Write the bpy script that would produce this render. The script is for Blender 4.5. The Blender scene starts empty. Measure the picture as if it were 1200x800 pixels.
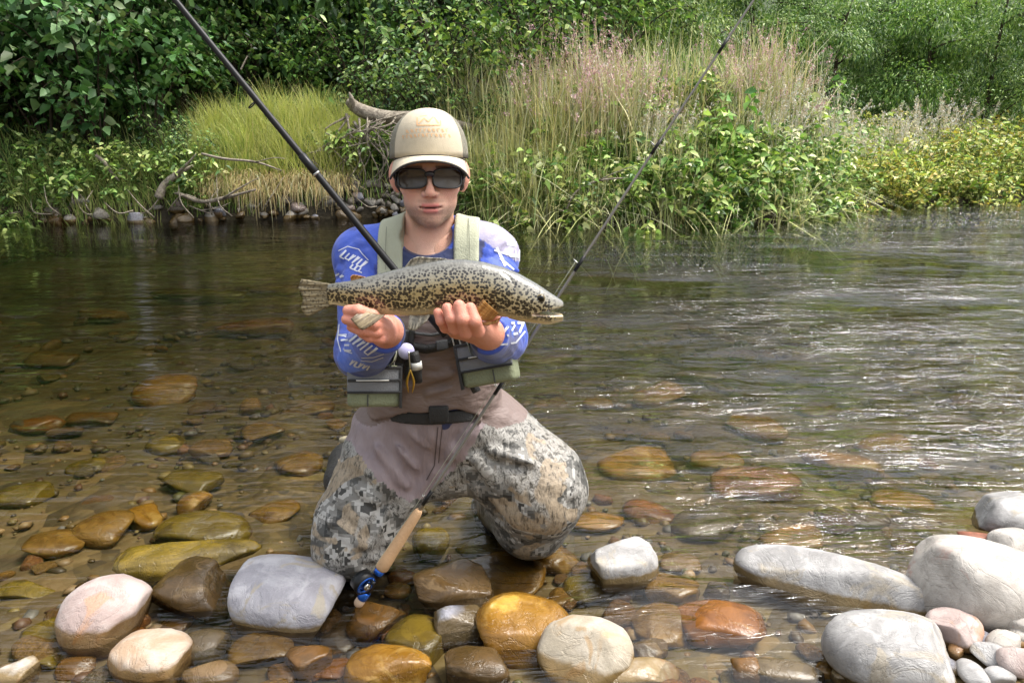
import bpy, bmesh, math, random, time
import numpy as np
from mathutils import Vector, Matrix, Euler
from mathutils.bvhtree import BVHTree

# ------------------------------------------------------------------ camera, world, sun, exposure
SC = bpy.context.scene
COL = SC.collection
PITCH, FPX, CAMH = math.radians(17.0), 900.0, 1.15
cd = bpy.data.cameras.new('camera'); cam = bpy.data.objects.new('camera', cd); COL.objects.link(cam)
cam.location = (0, 0, CAMH); cam.rotation_euler = (math.pi/2 - PITCH, 0, 0)
cd.sensor_width = 36; cd.lens = 36*FPX/1200; cd.clip_start = .05; cd.clip_end = 500
SC.camera = cam

SUN_DIR = Vector((.46, .04, .86)).normalized()
w = bpy.data.worlds.new('World'); SC.world = w; w.use_nodes = True
nt = w.node_tree; nt.nodes.clear()
sky = nt.nodes.new('ShaderNodeTexSky'); sky.sky_type = 'NISHITA'; sky.sun_disc = False
sky.sun_elevation = math.asin(SUN_DIR.z); sky.sun_rotation = math.atan2(SUN_DIR.x, SUN_DIR.y) % (2*math.pi)
sky.air_density = 1.6; sky.dust_density = 6; sky.ozone_density = 1
hs = nt.nodes.new('ShaderNodeHueSaturation'); hs.inputs['Saturation'].default_value = .35
bg = nt.nodes.new('ShaderNodeBackground'); bg.inputs[1].default_value = .15
wo = nt.nodes.new('ShaderNodeOutputWorld')
nt.links.new(sky.outputs[0], hs.inputs['Color']); nt.links.new(hs.outputs[0], bg.inputs[0]); nt.links.new(bg.outputs[0], wo.inputs[0])
sl = bpy.data.lights.new('sun', 'SUN'); sl.energy = 1.6; sl.angle = math.radians(16); sl.color = (1, .955, .89)
so = bpy.data.objects.new('sun', sl); COL.objects.link(so)
so.rotation_euler = SUN_DIR.to_track_quat('Z', 'Y').to_euler()
SC.view_settings.view_transform = 'Standard'; SC.view_settings.look = 'None'
SC.view_settings.exposure = 1.2; SC.view_settings.gamma = 1; SC.view_settings.use_curve_mapping = False
SC.render.engine = 'CYCLES'
cy = SC.cycles
cy.max_bounces = 7; cy.diffuse_bounces = 3; cy.glossy_bounces = 3; cy.transparent_max_bounces = 12; cy.transmission_bounces = 4
cy.volume_bounces = 0; cy.use_denoising = True; cy.sample_clamp_indirect = 6; cy.caustics_reflective = False; cy.caustics_refractive = False

# ------------------------------------------------------------------ helpers
CT, ST = math.cos(PITCH), math.sin(PITCH)
def ray(px, py):
    x = (px-600)/FPX; v = -(py-400)/FPX
    return Vector((x, CT + v*ST, -ST + v*CT))
def P(px, py, Y):                       # where a sight line meets the upright plane at distance Y
    d = ray(px, py); t = Y/d.y
    return Vector((d.x*t, Y, CAMH + d.z*t))
def G(px, py, z=0.0):                   # where a sight line meets the level z
    d = ray(px, py); t = (z-CAMH)/d.z
    return Vector((d.x*t, d.y*t, z))
def pix(V):                             # points -> photograph pixels (for laying out prints on cloth)
    V = np.asarray(V); x = V[..., 0]; y = V[..., 1]; z = V[..., 2]-CAMH
    zc = y*CT - z*ST; up = y*ST + z*CT
    return 600+FPX*x/zc, 400-FPX*up/zc
def mpp(p):                             # metres per pixel at a point
    return (p[1]*CT + (CAMH-p[2])*ST)/FPX

def lin(h):
    r = [int(h.lstrip('#')[i:i+2], 16)/255 for i in (0, 2, 4)] if isinstance(h, str) else [v/255 for v in h]
    return tuple(c/12.92 if c <= .04045 else ((c+.055)/1.055)**2.4 for c in r)
def lin4(h): return lin(h)+(1.0,)

class NT:
    def __init__(s, name):
        s.m = bpy.data.materials.new(name); s.m.use_nodes = True; s.t = s.m.node_tree; s.t.nodes.clear()
        s.out = s.t.nodes.new('ShaderNodeOutputMaterial')
    def n(s, typ, ins=None, **kw):
        k = s.t.nodes.new('ShaderNode'+typ)
        for a, b in kw.items(): setattr(k, a, b)
        for a, b in (ins or {}).items(): s.put(k.inputs[a], b)
        return k
    def put(s, sock, v):
        if isinstance(v, bpy.types.Node): v = v.outputs[0]
        if isinstance(v, bpy.types.NodeSocket): s.t.links.new(v, sock)
        else:
            if sock.type == 'RGBA' and len(v) == 3: v = tuple(v)+(1,)
            sock.default_value = v
    def math(s, op, a, b=None, c=None, clamp=False):
        k = s.t.nodes.new('ShaderNodeMath'); k.operation = op; k.use_clamp = clamp
        s.put(k.inputs[0], a)
        if b is not None: s.put(k.inputs[1], b)
        if c is not None: s.put(k.inputs[2], c)
        return k.outputs[0]
    def mix(s, f, a, b, mode='MIX'):
        k = s.t.nodes.new('ShaderNodeMix'); k.data_type = 'RGBA'; k.blend_type = mode
        s.put(k.inputs[0], f); s.put(k.inputs[6], a); s.put(k.inputs[7], b)
        return k.outputs[2]
    def ramp(s, f, stops, interp='LINEAR'):
        k = s.t.nodes.new('ShaderNodeValToRGB'); k.color_ramp.interpolation = interp
        e = k.color_ramp.elements
        while len(e) < len(stops): e.new(.5)
        for q, (p, c) in zip(e, stops): q.position = p; q.color = tuple(c)+(1,) if len(c) == 3 else c
        s.put(k.inputs[0], f); return k.outputs[0]
    def smooth(s, v, a, b):
        k = s.t.nodes.new('ShaderNodeMapRange'); k.interpolation_type = 'SMOOTHSTEP'
        s.put(k.inputs[0], v); k.inputs[1].default_value = a; k.inputs[2].default_value = b
        return k.outputs[0]
    def coords(s, scale=(1, 1, 1), rot=(0, 0, 0), kind='Object'):
        tc = s.n('TexCoord'); mp = s.n('Mapping', {'Vector': tc.outputs[kind], 'Scale': scale, 'Rotation': rot}); return mp.outputs[0]
    def noise(s, scale, detail=3, rough=.5, vec=None, dist=0):
        k = s.n('TexNoise', {'Scale': scale, 'Detail': detail, 'Roughness': rough, 'Distortion': dist})
        if vec is not None: s.put(k.inputs['Vector'], vec)
        return k.outputs[0]
    def bump(s, h, dist=.01, strength=1, normal=None):
        k = s.n('Bump', {'Height': h, 'Distance': dist, 'Strength': strength})
        if normal is not None: s.put(k.inputs['Normal'], normal)
        return k.outputs[0]
    def bsdf(s, color, rough=.6, normal=None, **kw):
        k = s.n('BsdfPrincipled', {'Base Color': color, 'Roughness': rough})
        if normal is not None: s.put(k.inputs['Normal'], normal)
        for a, b in kw.items(): s.put(k.inputs[a.replace('_', ' ')], b)
        return k.outputs[0]
    def done(s, sh):
        s.t.links.new(sh, s.out.inputs[0]); return s.m

def plain(name, hexc, rough=.6, bump=0, bscale=60, vary=.12, **kw):
    t = NT(name); co = t.coords()
    nz = t.noise(bscale, 4, .6, co); n2 = t.noise(bscale*.12, 3, .6, co)
    c = lin(hexc)
    col = t.mix(n2, tuple(x*(1-vary*1.6) for x in c), tuple(min(1, x*(1+vary)) for x in c))
    nn = t.bump(nz, bump) if bump else None
    return t.done(t.bsdf(col, rough, nn, **kw))

def mesh_obj(name, V, F, mat=None, parent=None, C=None, smooth=False):
    """V (n,3), F (m,3|4) arrays -> ONE mesh object"""
    me = bpy.data.meshes.new(name); V = np.ascontiguousarray(V, np.float32); F = np.ascontiguousarray(F, np.int32)
    k = F.shape[1]
    me.vertices.add(len(V)); me.vertices.foreach_set('co', V.ravel())
    me.loops.add(F.size); me.loops.foreach_set('vertex_index', F.ravel())
    me.polygons.add(len(F)); me.polygons.foreach_set('loop_start', np.arange(0, F.size, k, dtype=np.int32))
    me.polygons.foreach_set('loop_total', np.full(len(F), k, np.int32))
    if smooth: me.polygons.foreach_set('use_smooth', np.ones(len(F), bool))
    if C is not None:
        at = me.color_attributes.new('Col', 'FLOAT_COLOR', 'POINT')
        C4 = np.ones((len(V), 4), np.float32); C4[:, :3] = C; at.data.foreach_set('color', C4.ravel())
    me.update(calc_edges=True); me.validate()
    for m in (mat if isinstance(mat, (list, tuple)) else [mat]):
        if m: me.materials.append(m)
    o = bpy.data.objects.new(name, me); COL.objects.link(o)
    if parent: attach(o, parent)
    return o
def attach(o, parent):
    o.parent = parent; parent_m = Matrix.Translation(parent.location) @ parent.rotation_euler.to_matrix().to_4x4()
    o.matrix_parent_inverse = parent_m.inverted()
def bm_obj(name, bm, mat=None, parent=None, smooth=True):
    me = bpy.data.meshes.new(name)
    if smooth:
        for f in bm.faces: f.smooth = True
    bm.to_mesh(me); bm.free()
    for m in (mat if isinstance(mat, (list, tuple)) else [mat]):
        if m: me.materials.append(m)
    o = bpy.data.objects.new(name, me); COL.objects.link(o)
    if parent: attach(o, parent)
    return o
def tag(o, label=None, cat=None, group=None, kind=None):
    if label: o['label'] = label
    if cat: o['category'] = cat
    if group: o['group'] = group
    if kind: o['kind'] = kind
    return o
def empty(name, loc):
    o = bpy.data.objects.new(name, None); o.empty_display_size = .05; COL.objects.link(o); o.location = loc; return o
def copy_tree(o, parent=None):
    c = o.copy(); COL.objects.link(c); c.parent = parent
    for ch in o.children: copy_tree(ch, c)
    return c

def tube(pts, radii, seg=8, cap=True):
    """tapered tube along points -> V, F(tri)"""
    pts = np.array([tuple(p) for p in pts], float); n = len(pts); V = []; F = []
    up = np.array([.3, .2, .93])
    for i in range(n):
        d = pts[min(i+1, n-1)]-pts[max(i-1, 0)]; d /= np.linalg.norm(d)+1e-9
        a = np.cross(d, up); a /= np.linalg.norm(a)+1e-9; b = np.cross(a, d)
        for k in range(seg):
            t = 2*math.pi*k/seg; V.append(pts[i]+radii[i]*(math.cos(t)*a+math.sin(t)*b))
    for i in range(n-1):
        for k in range(seg):
            p, q = i*seg+k, i*seg+(k+1) % seg
            F += [(p, q, q+seg), (p, q+seg, p+seg)]
    if cap:
        V += [pts[0], pts[-1]]; c0, c1 = len(V)-2, len(V)-1
        for k in range(seg):
            F += [(c0, (k+1) % seg, k), (c1, (n-1)*seg+k, (n-1)*seg+(k+1) % seg)]
    return np.array(V), np.array(F)
def spline(pts, n):
    """Catmull-Rom through points"""
    p = np.array([tuple(q) for q in pts], float); p = np.vstack([2*p[0]-p[1], p, 2*p[-1]-p[-2]]); out = []
    m = len(p)-3
    for u in np.linspace(0, m-1e-6, n):
        i = int(u); t = u-i; a, b, c, d = p[i:i+4]
        out.append(.5*((2*b)+(-a+c)*t+(2*a-5*b+4*c-d)*t*t+(-a+3*b-3*c+d)*t**3))
    return np.array(out)
def tube_obj(name, pts, radii, mat, parent=None, n=None, seg=8):
    if n:
        r = np.interp(np.linspace(0, 1, n), np.linspace(0, 1, len(radii)), radii); pts = spline(pts, n); radii = r
    V, F = tube(pts, radii, seg); return mesh_obj(name, V, F, mat, parent, smooth=True)
def box_obj(name, c, dims, mat, parent=None, rot=None, bevel=.004, seg=2):
    bm = bmesh.new(); bmesh.ops.create_cube(bm, size=1)
    for v in bm.verts: v.co = Vector((v.co.x*dims[0], v.co.y*dims[1], v.co.z*dims[2]))
    if bevel: bmesh.ops.bevel(bm, geom=list(bm.edges), offset=bevel, segments=seg, profile=.6, affect='EDGES')
    M = Matrix.Translation(c) @ (rot.to_matrix().to_4x4() if rot else Matrix())
    bm.transform(M); return bm_obj(name, bm, mat, parent)

# ---- distance fields on a grid, turned into a mesh (surface nets)
def sn(p, freq, seed, n=7):
    r = np.random.RandomState(seed); out = 0
    for i in range(n):
        k = r.normal(size=3); k = k/np.linalg.norm(k)*freq*(.6+.8*r.rand()); out = out+np.sin(p[0]*k[0]+p[1]*k[1]+p[2]*k[2]+r.rand()*6.28)
    return out/math.sqrt(n)
def cone(p, a, b, ra, rb, sy=1.0):
    ax, ay, az = a; bx, by, bz = b; dx, dy, dz = bx-ax, (by-ay)/sy, bz-az
    X = p[0]-ax; Y = (p[1]-ay)/sy; Z = p[2]-az; L = dx*dx+dy*dy+dz*dz+1e-12
    t = np.clip((X*dx+Y*dy+Z*dz)/L, 0, 1)
    return (np.sqrt((X-t*dx)**2+(Y-t*dy)**2+(Z-t*dz)**2)-(ra+(rb-ra)*t))*(min(1, sy)*.5+.5)
def ell(p, c, r):
    x = (p[0]-c[0])/r[0]; y = (p[1]-c[1])/r[1]; z = (p[2]-c[2])/r[2]
    k0 = np.sqrt(x*x+y*y+z*z); k1 = np.sqrt((x/r[0])**2+(y/r[1])**2+(z/r[2])**2)+1e-9
    return k0*(k0-1)/k1
def smin(a, b, k):
    h = np.clip(.5+.5*(b-a)/k, 0, 1); return b*(1-h)+a*h-k*h*(1-h)
def smax(a, b, k): return -smin(-a, -b, k)
def nets(fun, lo, hi, h):
    lo = np.array(lo, float); hi = np.array(hi, float); n = np.ceil((hi-lo)/h).astype(int)+1
    ax = [np.float32(lo[i])+np.arange(n[i], dtype=np.float32)*np.float32(h) for i in range(3)]
    X, Y, Z = np.meshgrid(*ax, indexing='ij'); f = fun((X, Y, Z)).astype(np.float32); s = f < 0
    S = s.astype(np.int8); c = np.zeros(tuple(n-1), np.int8)
    for i in (0, 1):
        for j in (0, 1):
            for k in (0, 1): c += S[i:n[0]-1+i, j:n[1]-1+j, k:n[2]-1+k]
    I = np.argwhere((c > 0) & (c < 8)); m = len(I); idx = np.full(tuple(n-1), -1, np.int32); idx[I[:, 0], I[:, 1], I[:, 2]] = np.arange(m)
    corner = np.array([(i, j, k) for i in (0, 1) for j in (0, 1) for k in (0, 1)])
    vals = np.stack([f[I[:, 0]+a, I[:, 1]+b, I[:, 2]+d] for a, b, d in corner], 1)
    acc = np.zeros((m, 3)); cnt = np.zeros(m)
    for a in range(8):
        for b in range(a+1, 8):
            if np.abs(corner[a]-corner[b]).sum() != 1: continue
            fa, fb = vals[:, a], vals[:, b]; cr = (fa < 0) != (fb < 0)
            t = np.where(cr, fa/np.where(cr, fa-fb, 1), 0)
            acc += np.where(cr[:, None], corner[a]+t[:, None]*(corner[b]-corner[a]), 0); cnt += cr
    V = lo+(I+acc/cnt[:, None])*h; F = []
    for axis in range(3):
        o1, o2 = (axis+1) % 3, (axis+2) % 3
        s0 = np.take(s, range(n[axis]-1), axis); s1 = np.take(s, range(1, n[axis]), axis)
        E = np.argwhere(s0 != s1); E = E[(E[:, o1] > 0) & (E[:, o2] > 0) & (E[:, o1] < n[o1]-1) & (E[:, o2] < n[o2]-1)]
        q = []
        for d1, d2 in ((-1, -1), (0, -1), (0, 0), (-1, 0)):
            T = E.copy(); T[:, o1] += d1; T[:, o2] += d2; q.append(idx[T[:, 0], T[:, 1], T[:, 2]])
        Q = np.stack(q, 1); fl = ~s0[E[:, 0], E[:, 1], E[:, 2]]; Q[fl] = Q[fl][:, ::-1]; F.append(Q)
    F = np.vstack(F); return V, F[(F >= 0).all(1)]
def join(*parts):
    V = []; F = []; C = []; o = 0
    for p in parts:
        V.append(p[0]); F.append(np.asarray(p[1])+o); o += len(p[0])
        if len(p) > 2: C.append(p[2])
    return (np.vstack(V), np.vstack(F)) + ((np.vstack(C),) if C else ())
# ------------------------------------------------------------------ riverbed, bank, water
BX = [-14, -7, -5.1, -3.6, -2.4, -1.5, -.6, 0, .9, 2.1, 2.7, 3.3, 4.6, 6.4, 9, 16]
BY = [7.3, 7.5, 7.75, 7.95, 8.15, 8.3, 8.1, 7.95, 7.75, 7.65, 7.8, 8.4, 9.3, 9.75, 10.2, 11]
def bank_y(x): return np.interp(x, BX, BY)
def bed_z(x, y):
    x = np.asarray(x, float); y = np.asarray(y, float)
    z = np.interp(y, [-3, .2, 1.2, 1.5, 1.9, 2.6, 4, 6, 7.6, 8.4, 12], [.5, .1, -.03, -.05, -.075, -.16, -.34, -.42, -.35, -.3, -.2])
    shore = np.clip((x-.62)/.5, 0, 1)*np.clip((1.95-y)/.5, 0, 1)          # gravel bar rising on the near shore
    z = z+shore*.085
    z = z+.10*np.clip((-x-.6)/1.2, 0, 1)*np.clip((y-1.2)/.5, 0, 1)*np.clip((2.4-y)/.6, 0, 1)*-.5
    return z+.012*np.sin(3.1*x+1.3*y)*np.sin(2.3*y-.7*x)
def bank_h(x, y):
    x = np.asarray(x, float); d = np.asarray(y, float)-bank_y(x)
    lefty = np.clip((-x-.4)/.8, 0, 1)
    za = np.interp(d, [-.5, 0, .12, .35, 1.2, 3, 6, 12, 30], [-.6, -.32, .12, .52, .95, 1.35, 2.0, 3.6, 7])
    zb = np.interp(d, [-.5, 0, .1, .5, 1.2, 2.4, 6, 12, 30], [-.6, -.3, .08, .42, .95, 1.55, 2.1, 3.4, 7])
    zc = np.interp(d, [-.5, 0, .1, .5, 1.5, 3, 6, 12, 30], [-.6, -.3, .05, .2, .45, .7, 1.5, 3.2, 7])
    r = np.clip((x-3.2)/1.2, 0, 1); z = lefty*(za+.13*np.exp(-((x+2.5)/.8)**2)*np.clip((d-.2)*2, 0, 1)*np.clip(2.6-d, 0, 1))+(1-lefty)*zb; z = z*(1-r)+zc*r
    return z+.06*np.sin(2.1*x+.5)*np.sin(1.7*d)*np.clip(d, 0, 1)+.035*np.sin(7*x)*np.sin(6*d+x)*np.clip(d*4, 0, 1)

def sheet(name, xs, ys, zf, mat):
    X, Y = np.meshgrid(xs, ys, indexing='ij'); Z = zf(X, Y); nx, ny = X.shape
    V = np.stack([X, Y, Z], -1).reshape(-1, 3); i = np.arange(nx*ny).reshape(nx, ny)
    F = np.stack([i[:-1, :-1], i[1:, :-1], i[1:, 1:], i[:-1, 1:]], -1).reshape(-1, 4)
    return mesh_obj(name, V, F, mat, smooth=True)

t = NT('riverbed'); co = t.coords((1, 1, .6))
v1 = t.n('TexVoronoi', {'Vector': co, 'Scale': 9.0, 'Randomness': 1.0}); v2 = t.n('TexVoronoi', {'Vector': co, 'Scale': 27.0})
stone = t.ramp(t.n('SeparateColor', {0: v1.outputs['Color']}).outputs[0], [(0, lin('#3a2e18')), (.3, lin('#564422')), (.55, lin('#6e5c32')), (.75, lin('#4a3c28')), (1, lin('#80663a'))])
grit = t.ramp(t.n('SeparateColor', {0: v2.outputs['Color']}).outputs[0], [(0, lin('#3a2e1a')), (.5, lin('#544322')), (1, lin('#6c5834'))])
n = t.noise(1.6, 4, .6, co); col = t.mix(t.smooth(n, .42, .58), stone, grit)
col = t.mix(t.math('MULTIPLY', t.smooth(t.noise(.8, 3, .5, co), .45, .65), .5), col, lin('#574b22'))
hgt = t.math('ADD', t.math('MULTIPLY', v1.outputs['Distance'], -.5), t.math('MULTIPLY', v2.outputs['Distance'], -.15))
M_BED = t.done(t.bsdf(col, .7, t.bump(hgt, .05)))
def bedz(X, Y): return bed_z(X, Y)+.010*sn((X, Y, 0*X), 16, 3)*np.clip((Y-1)/1, .3, 1.6)
tag(sheet('riverbed', np.concatenate([np.linspace(-120, -17, 12), np.linspace(-16, -2, 60), np.linspace(-1.9, 2.4, 150), np.linspace(2.5, 17, 60), np.linspace(18, 120, 12)]),
      np.concatenate([np.linspace(-120, -7, 12), np.linspace(-6, 1, 12), np.linspace(1.1, 4, 110), np.linspace(4.1, 14, 70)]), bedz, M_BED), kind='structure')

t = NT('bank_soil'); co = t.coords()
col = t.ramp(t.noise(3, 6, .65, co), [(.3, lin('#1d1a12')), (.5, lin('#3a3222')), (.7, lin('#4a4630'))])
z = t.n('SeparateXYZ', {0: t.n('NewGeometry').outputs['Position']}).outputs[2]
col = t.mix(t.smooth(t.math('ADD', z, t.math('MULTIPLY', t.noise(4, 4, .6, co), .5)), .55, 1.0), col, lin('#33421d'))
M_SOIL = t.done(t.bsdf(col, .95, t.bump(t.noise(18, 6, .7, co), .06)))
tag(sheet('riverbank', np.concatenate([np.linspace(-160, -8, 50), np.linspace(-7.8, 9.5, 260), np.linspace(10, 160, 50)]),
      np.concatenate([np.linspace(7.1, 12, 120), np.linspace(12.2, 200, 90)]), bank_h, M_SOIL), kind='structure')

# water: rippled clear surface over a closed body that soaks up light with depth
t = NT('river_water'); 
pos = t.n('NewGeometry').outputs['Position']; sx = t.n('SeparateXYZ', {0: pos})
def stretch(sxy): return t.n('Mapping', {'Vector': pos, 'Scale': sxy}).outputs[0]
warp = t.n('Mapping', {'Vector': pos, 'Scale': (1, 1, 1), 'Rotation': (0, 0, .16)}).outputs[0]
def st2(sc, rz): return t.n('Mapping', {'Vector': pos, 'Scale': sc, 'Rotation': (0, 0, rz)}).outputs[0]
r1 = t.noise(1, 2, .5, st2((1.1, 4.2, 1), .14), .6)
r2 = t.noise(1, 3, .55, st2((3.4, 16, 1), -.10), .8)
r3 = t.noise(1, 3, .6, st2((8, 44, 1), .16), .6)
calm = t.noise(1, 3, .5, st2((.55, .9, 1), .3), 0)
right = t.smooth(sx.outputs[0], -1.3, 1.2)
agit = t.math('MULTIPLY', t.smooth(calm, .32, .66), t.math('ADD', t.math('MULTIPLY', right, 1.75), .95))
far = t.smooth(sx.outputs[1], 5.5, 9.5); rap = t.math('MULTIPLY', far, t.smooth(sx.outputs[0], 1.5, 5.5))
agit = t.math('ADD', agit, t.math('MULTIPLY', rap, 1.6))
shallow = t.smooth(sx.outputs[1], 1.15, 2.1)
agit = t.math('MULTIPLY', agit, t.math('ADD', t.math('MULTIPLY', shallow, .75), .25))
h = t.math('ADD', t.math('MULTIPLY', r1, .034), t.math('ADD', t.math('MULTIPLY', r2, .029), t.math('MULTIPLY', r3, .0050)))
h = t.math('MULTIPLY', t.math('MULTIPLY', h, t.math('ADD', agit, .14)), t.math('SUBTRACT', 1, t.math('MULTIPLY', t.smooth(sx.outputs[1], 3.0, 8.5), .60)))
nb = t.bump(h, 1.0)
fr = t.n('Fresnel', {'IOR': 1.42, 'Normal': nb})
gl = t.n('BsdfGlossy', {'Color': (1, 1, 1), 'Roughness': .02, 'Normal': nb})
tr = t.n('BsdfTransparent', {'Color': (.97, .98, .96)})
mx = t.n('MixShader', {0: fr, 1: tr, 2: gl})
t.t.links.new(mx.outputs[0], t.out.inputs['Surface'])
va = t.n('VolumeAbsorption', {'Color': lin('#948e40'), 'Density': 1.5}); t.t.links.new(va.outputs[0], t.out.inputs['Volume'])
M_WATER = t.m
bm = bmesh.new(); bmesh.ops.create_cube(bm, size=1)
for v in bm.verts: v.co = Vector((v.co.x*60, 4+v.co.y*16.0, -.9+v.co.z*1.8))
tag(bm_obj('river_water', bm, M_WATER, smooth=False), kind='structure')

# ------------------------------------------------------------------ stones
_ico = bmesh.new(); bmesh.ops.create_icosphere(_ico, subdivisions=4, radius=1)
ICO4 = (np.array([v.co[:] for v in _ico.verts]), np.array([[v.index for v in f.verts] for f in _ico.faces])); _ico.free()
_ico = bmesh.new(); bmesh.ops.create_icosphere(_ico, subdivisions=3, radius=1)
ICO3 = (np.array([v.co[:] for v in _ico.verts]), np.array([[v.index for v in f.verts] for f in _ico.faces])); _ico.free()
_ico = bmesh.new(); bmesh.ops.create_icosphere(_ico, subdivisions=1, radius=1)
ICO1 = (np.array([v.co[:] for v in _ico.verts]), np.array([[v.index for v in f.verts] for f in _ico.faces])); _ico.free()
def stone_shape(seed, dims, boxy=.85, cuts=5, rough=.04, base=ICO4, bend=0):
    r = np.random.RandomState(seed); v = base[0].copy()
    v = np.sign(v)*np.abs(v)**boxy; v /= np.maximum(1, (np.abs(v)**2.6).sum(1)**(1/2.6))[:, None]*1
    for i in range(cuts):
        n = r.normal(size=3); n[2] *= .7; n /= np.linalg.norm(n); off = .55+.34*r.rand()
        d = np.maximum(v@n-off, 0); v = v-np.outer(d*(.82+.16*r.rand()), n)
    q = v.T+r.rand(3)[:, None]*9
    nz = rough*(1.1*sn(q, 2.3, seed)+.6*sn(q, 5, seed+1)+.35*sn(q, 11, seed+2)+.2*sn(q, 24, seed+3)-.5*np.clip(1-np.abs(sn(q, 4, seed+5))*5, 0, 1))
    v = v*(1+nz)[:, None]
    v = v/np.maximum(np.abs(v).max(0), .5)
    if bend: v[:, 2] -= bend*v[:, 0]**2; v[:, 1] += bend*.8*v[:, 0]**2
    return v*np.array(dims)/2
def stone_mat(name, c1, c2, c3=None, wet=.012, layer=0, speck=.25, rough=.62, sc=14):
    t = NT(name); co = t.coords(); oi = t.n('ObjectInfo').outputs['Random']
    co = t.n('VectorMath', {0: co, 1: t.n('CombineXYZ', {0: t.math('MULTIPLY', oi, 7.3), 1: t.math('MULTIPLY', oi, 3.1)})}, operation='ADD').outputs[0]
    big = t.noise(sc, 5, .6, co, .5); fine = t.noise(sc*14, 4, .7, co)
    col = t.mix(t.smooth(big, .38, .64), lin(c1), lin(c2))
    if c3: col = t.mix(t.smooth(t.noise(sc*.7, 4, .55, co, 1.2), .56, .66), col, lin(c3))
    if layer:
        wv = t.noise(1, 5, .65, t.n('Mapping', {'Vector': co, 'Scale': (8, 14, 90), 'Rotation': (.25, .35, .3)}).outputs[0])
        col = t.mix(t.math('MULTIPLY', t.smooth(wv, .45, .62), layer), col, tuple(x*.32 for x in lin(c1)))
    veins = t.math('SUBTRACT', 1, t.math('MULTIPLY', t.math('ABSOLUTE', t.math('SUBTRACT', t.noise(sc*.55, 6, .62, co, 1.5), .5)), 30), clamp=True)
    col = t.mix(t.math('MULTIPLY', veins, t.math('MULTIPLY', t.smooth(t.noise(sc*.4, 2, .5, co), .5, .65), .28)), col, tuple(x*.4 for x in lin(c1)))
    col = t.mix(t.math('MULTIPLY', t.smooth(fine, .45, .75), speck), col, tuple(x*.42 for x in lin(c2)))
    col = t.mix(t.math('MULTIPLY', t.smooth(t.noise(sc*22, 2, .5, co), .6, .75), speck*.8), col, tuple(min(.85, x*1.5+.05) for x in lin(c2)))
    zz = t.n('SeparateXYZ', {0: t.n('NewGeometry').outputs['Position']}).outputs[2]
    zw = t.math('SUBTRACT', zz, t.math('MULTIPLY', t.math('SUBTRACT', t.noise(sc*1.6, 3, .6, co), .5), .022))
    wm = t.math('SUBTRACT', 1, t.smooth(zw, wet-.006, wet+.006), clamp=True)
    wetc = t.mix(1.0, col, lin('#b8a47c'), 'MULTIPLY'); wetc = t.mix(.22, wetc, lin('#6e5626'))
    col = t.mix(wm, col, wetc)
    rg = t.math('SUBTRACT', rough, t.math('MULTIPLY', wm, rough-.16))
    hgt = t.math('ADD', t.math('MULTIPLY', big, .5), t.math('ADD', t.math('MULTIPLY', fine, .10), t.math('MULTIPLY', veins, -.08)))
    return t.done(t.bsdf(col, rg, t.bump(hgt, .009)))
SM = {
 'white': stone_mat('stone_white_grey', '#98928a', '#b6b0a8', '#a58e84', .02, 0, .18),
 'grey': stone_mat('stone_light_grey', '#82807e', '#a6a4a2', '#968e80', .018, 0, .2),
 'lav': stone_mat('stone_lavender_grey', '#88868c', '#a8a6aa', '#989082', .012, .05, .2),
 'pink': stone_mat('stone_pink_pale', '#9c8a84', '#b4a6a0', '#a88670', .035, 0, .22),
 'cream': stone_mat('stone_cream_orange', '#a68c72', '#b8a898', '#8c6030', .02, 0, .2),
 'dark': stone_mat('stone_dark_brown', '#3d322b', '#6a5d57', '#8d8480', .12, .5, .3, .5),
 'plum': stone_mat('stone_plum_brown', '#54443a', '#7d706a', '#a39894', .09, .4, .3, .5),
 'tan': stone_mat('stone_tan_brown', '#866a3a', '#b3975f', '#76562a', .09, .2, .3, .5),
 'ochre': stone_mat('stone_ochre', '#a07a28', '#c9a24a', '#dcc48c', .05, .1, .25, .45),
 'rust': stone_mat('stone_rust_orange', '#8a5222', '#b5793a', '#c9a077', .07, .25, .25, .45),
 'olive': stone_mat('stone_olive', '#6a6428', '#8f8838', '#5a5428', .1, .1, .2, .5),
 'moss': stone_mat('stone_yellow_moss', '#85802c', '#b5ab52', '#5d5824', .05, .45, .6, .8),
 'beige': stone_mat('stone_beige', (150, 140, 122), (172, 162, 146), (158, 136, 106), .02, 0, .25),
 'brown': stone_mat('stone_brown', '#6e5230', '#957046', '#5a4226', .12, .15, .25, .45),
 'slate': stone_mat('stone_slate_grey', '#606068', '#84848c', '#706e6a', .03, .15, .25),
 'bankdark': stone_mat('stone_bank_dark', '#3a342a', '#5d5548', '#6d675c', .12, .3, .3),
 'bankgrey': stone_mat('stone_bank_grey', '#5f5b54', '#858078', '#6a6250', .05, .2, .3),
 'red': stone_mat('stone_red_brown', '#6e3d28', '#96583a', '#804a32', .02, .2, .3),
}
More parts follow.
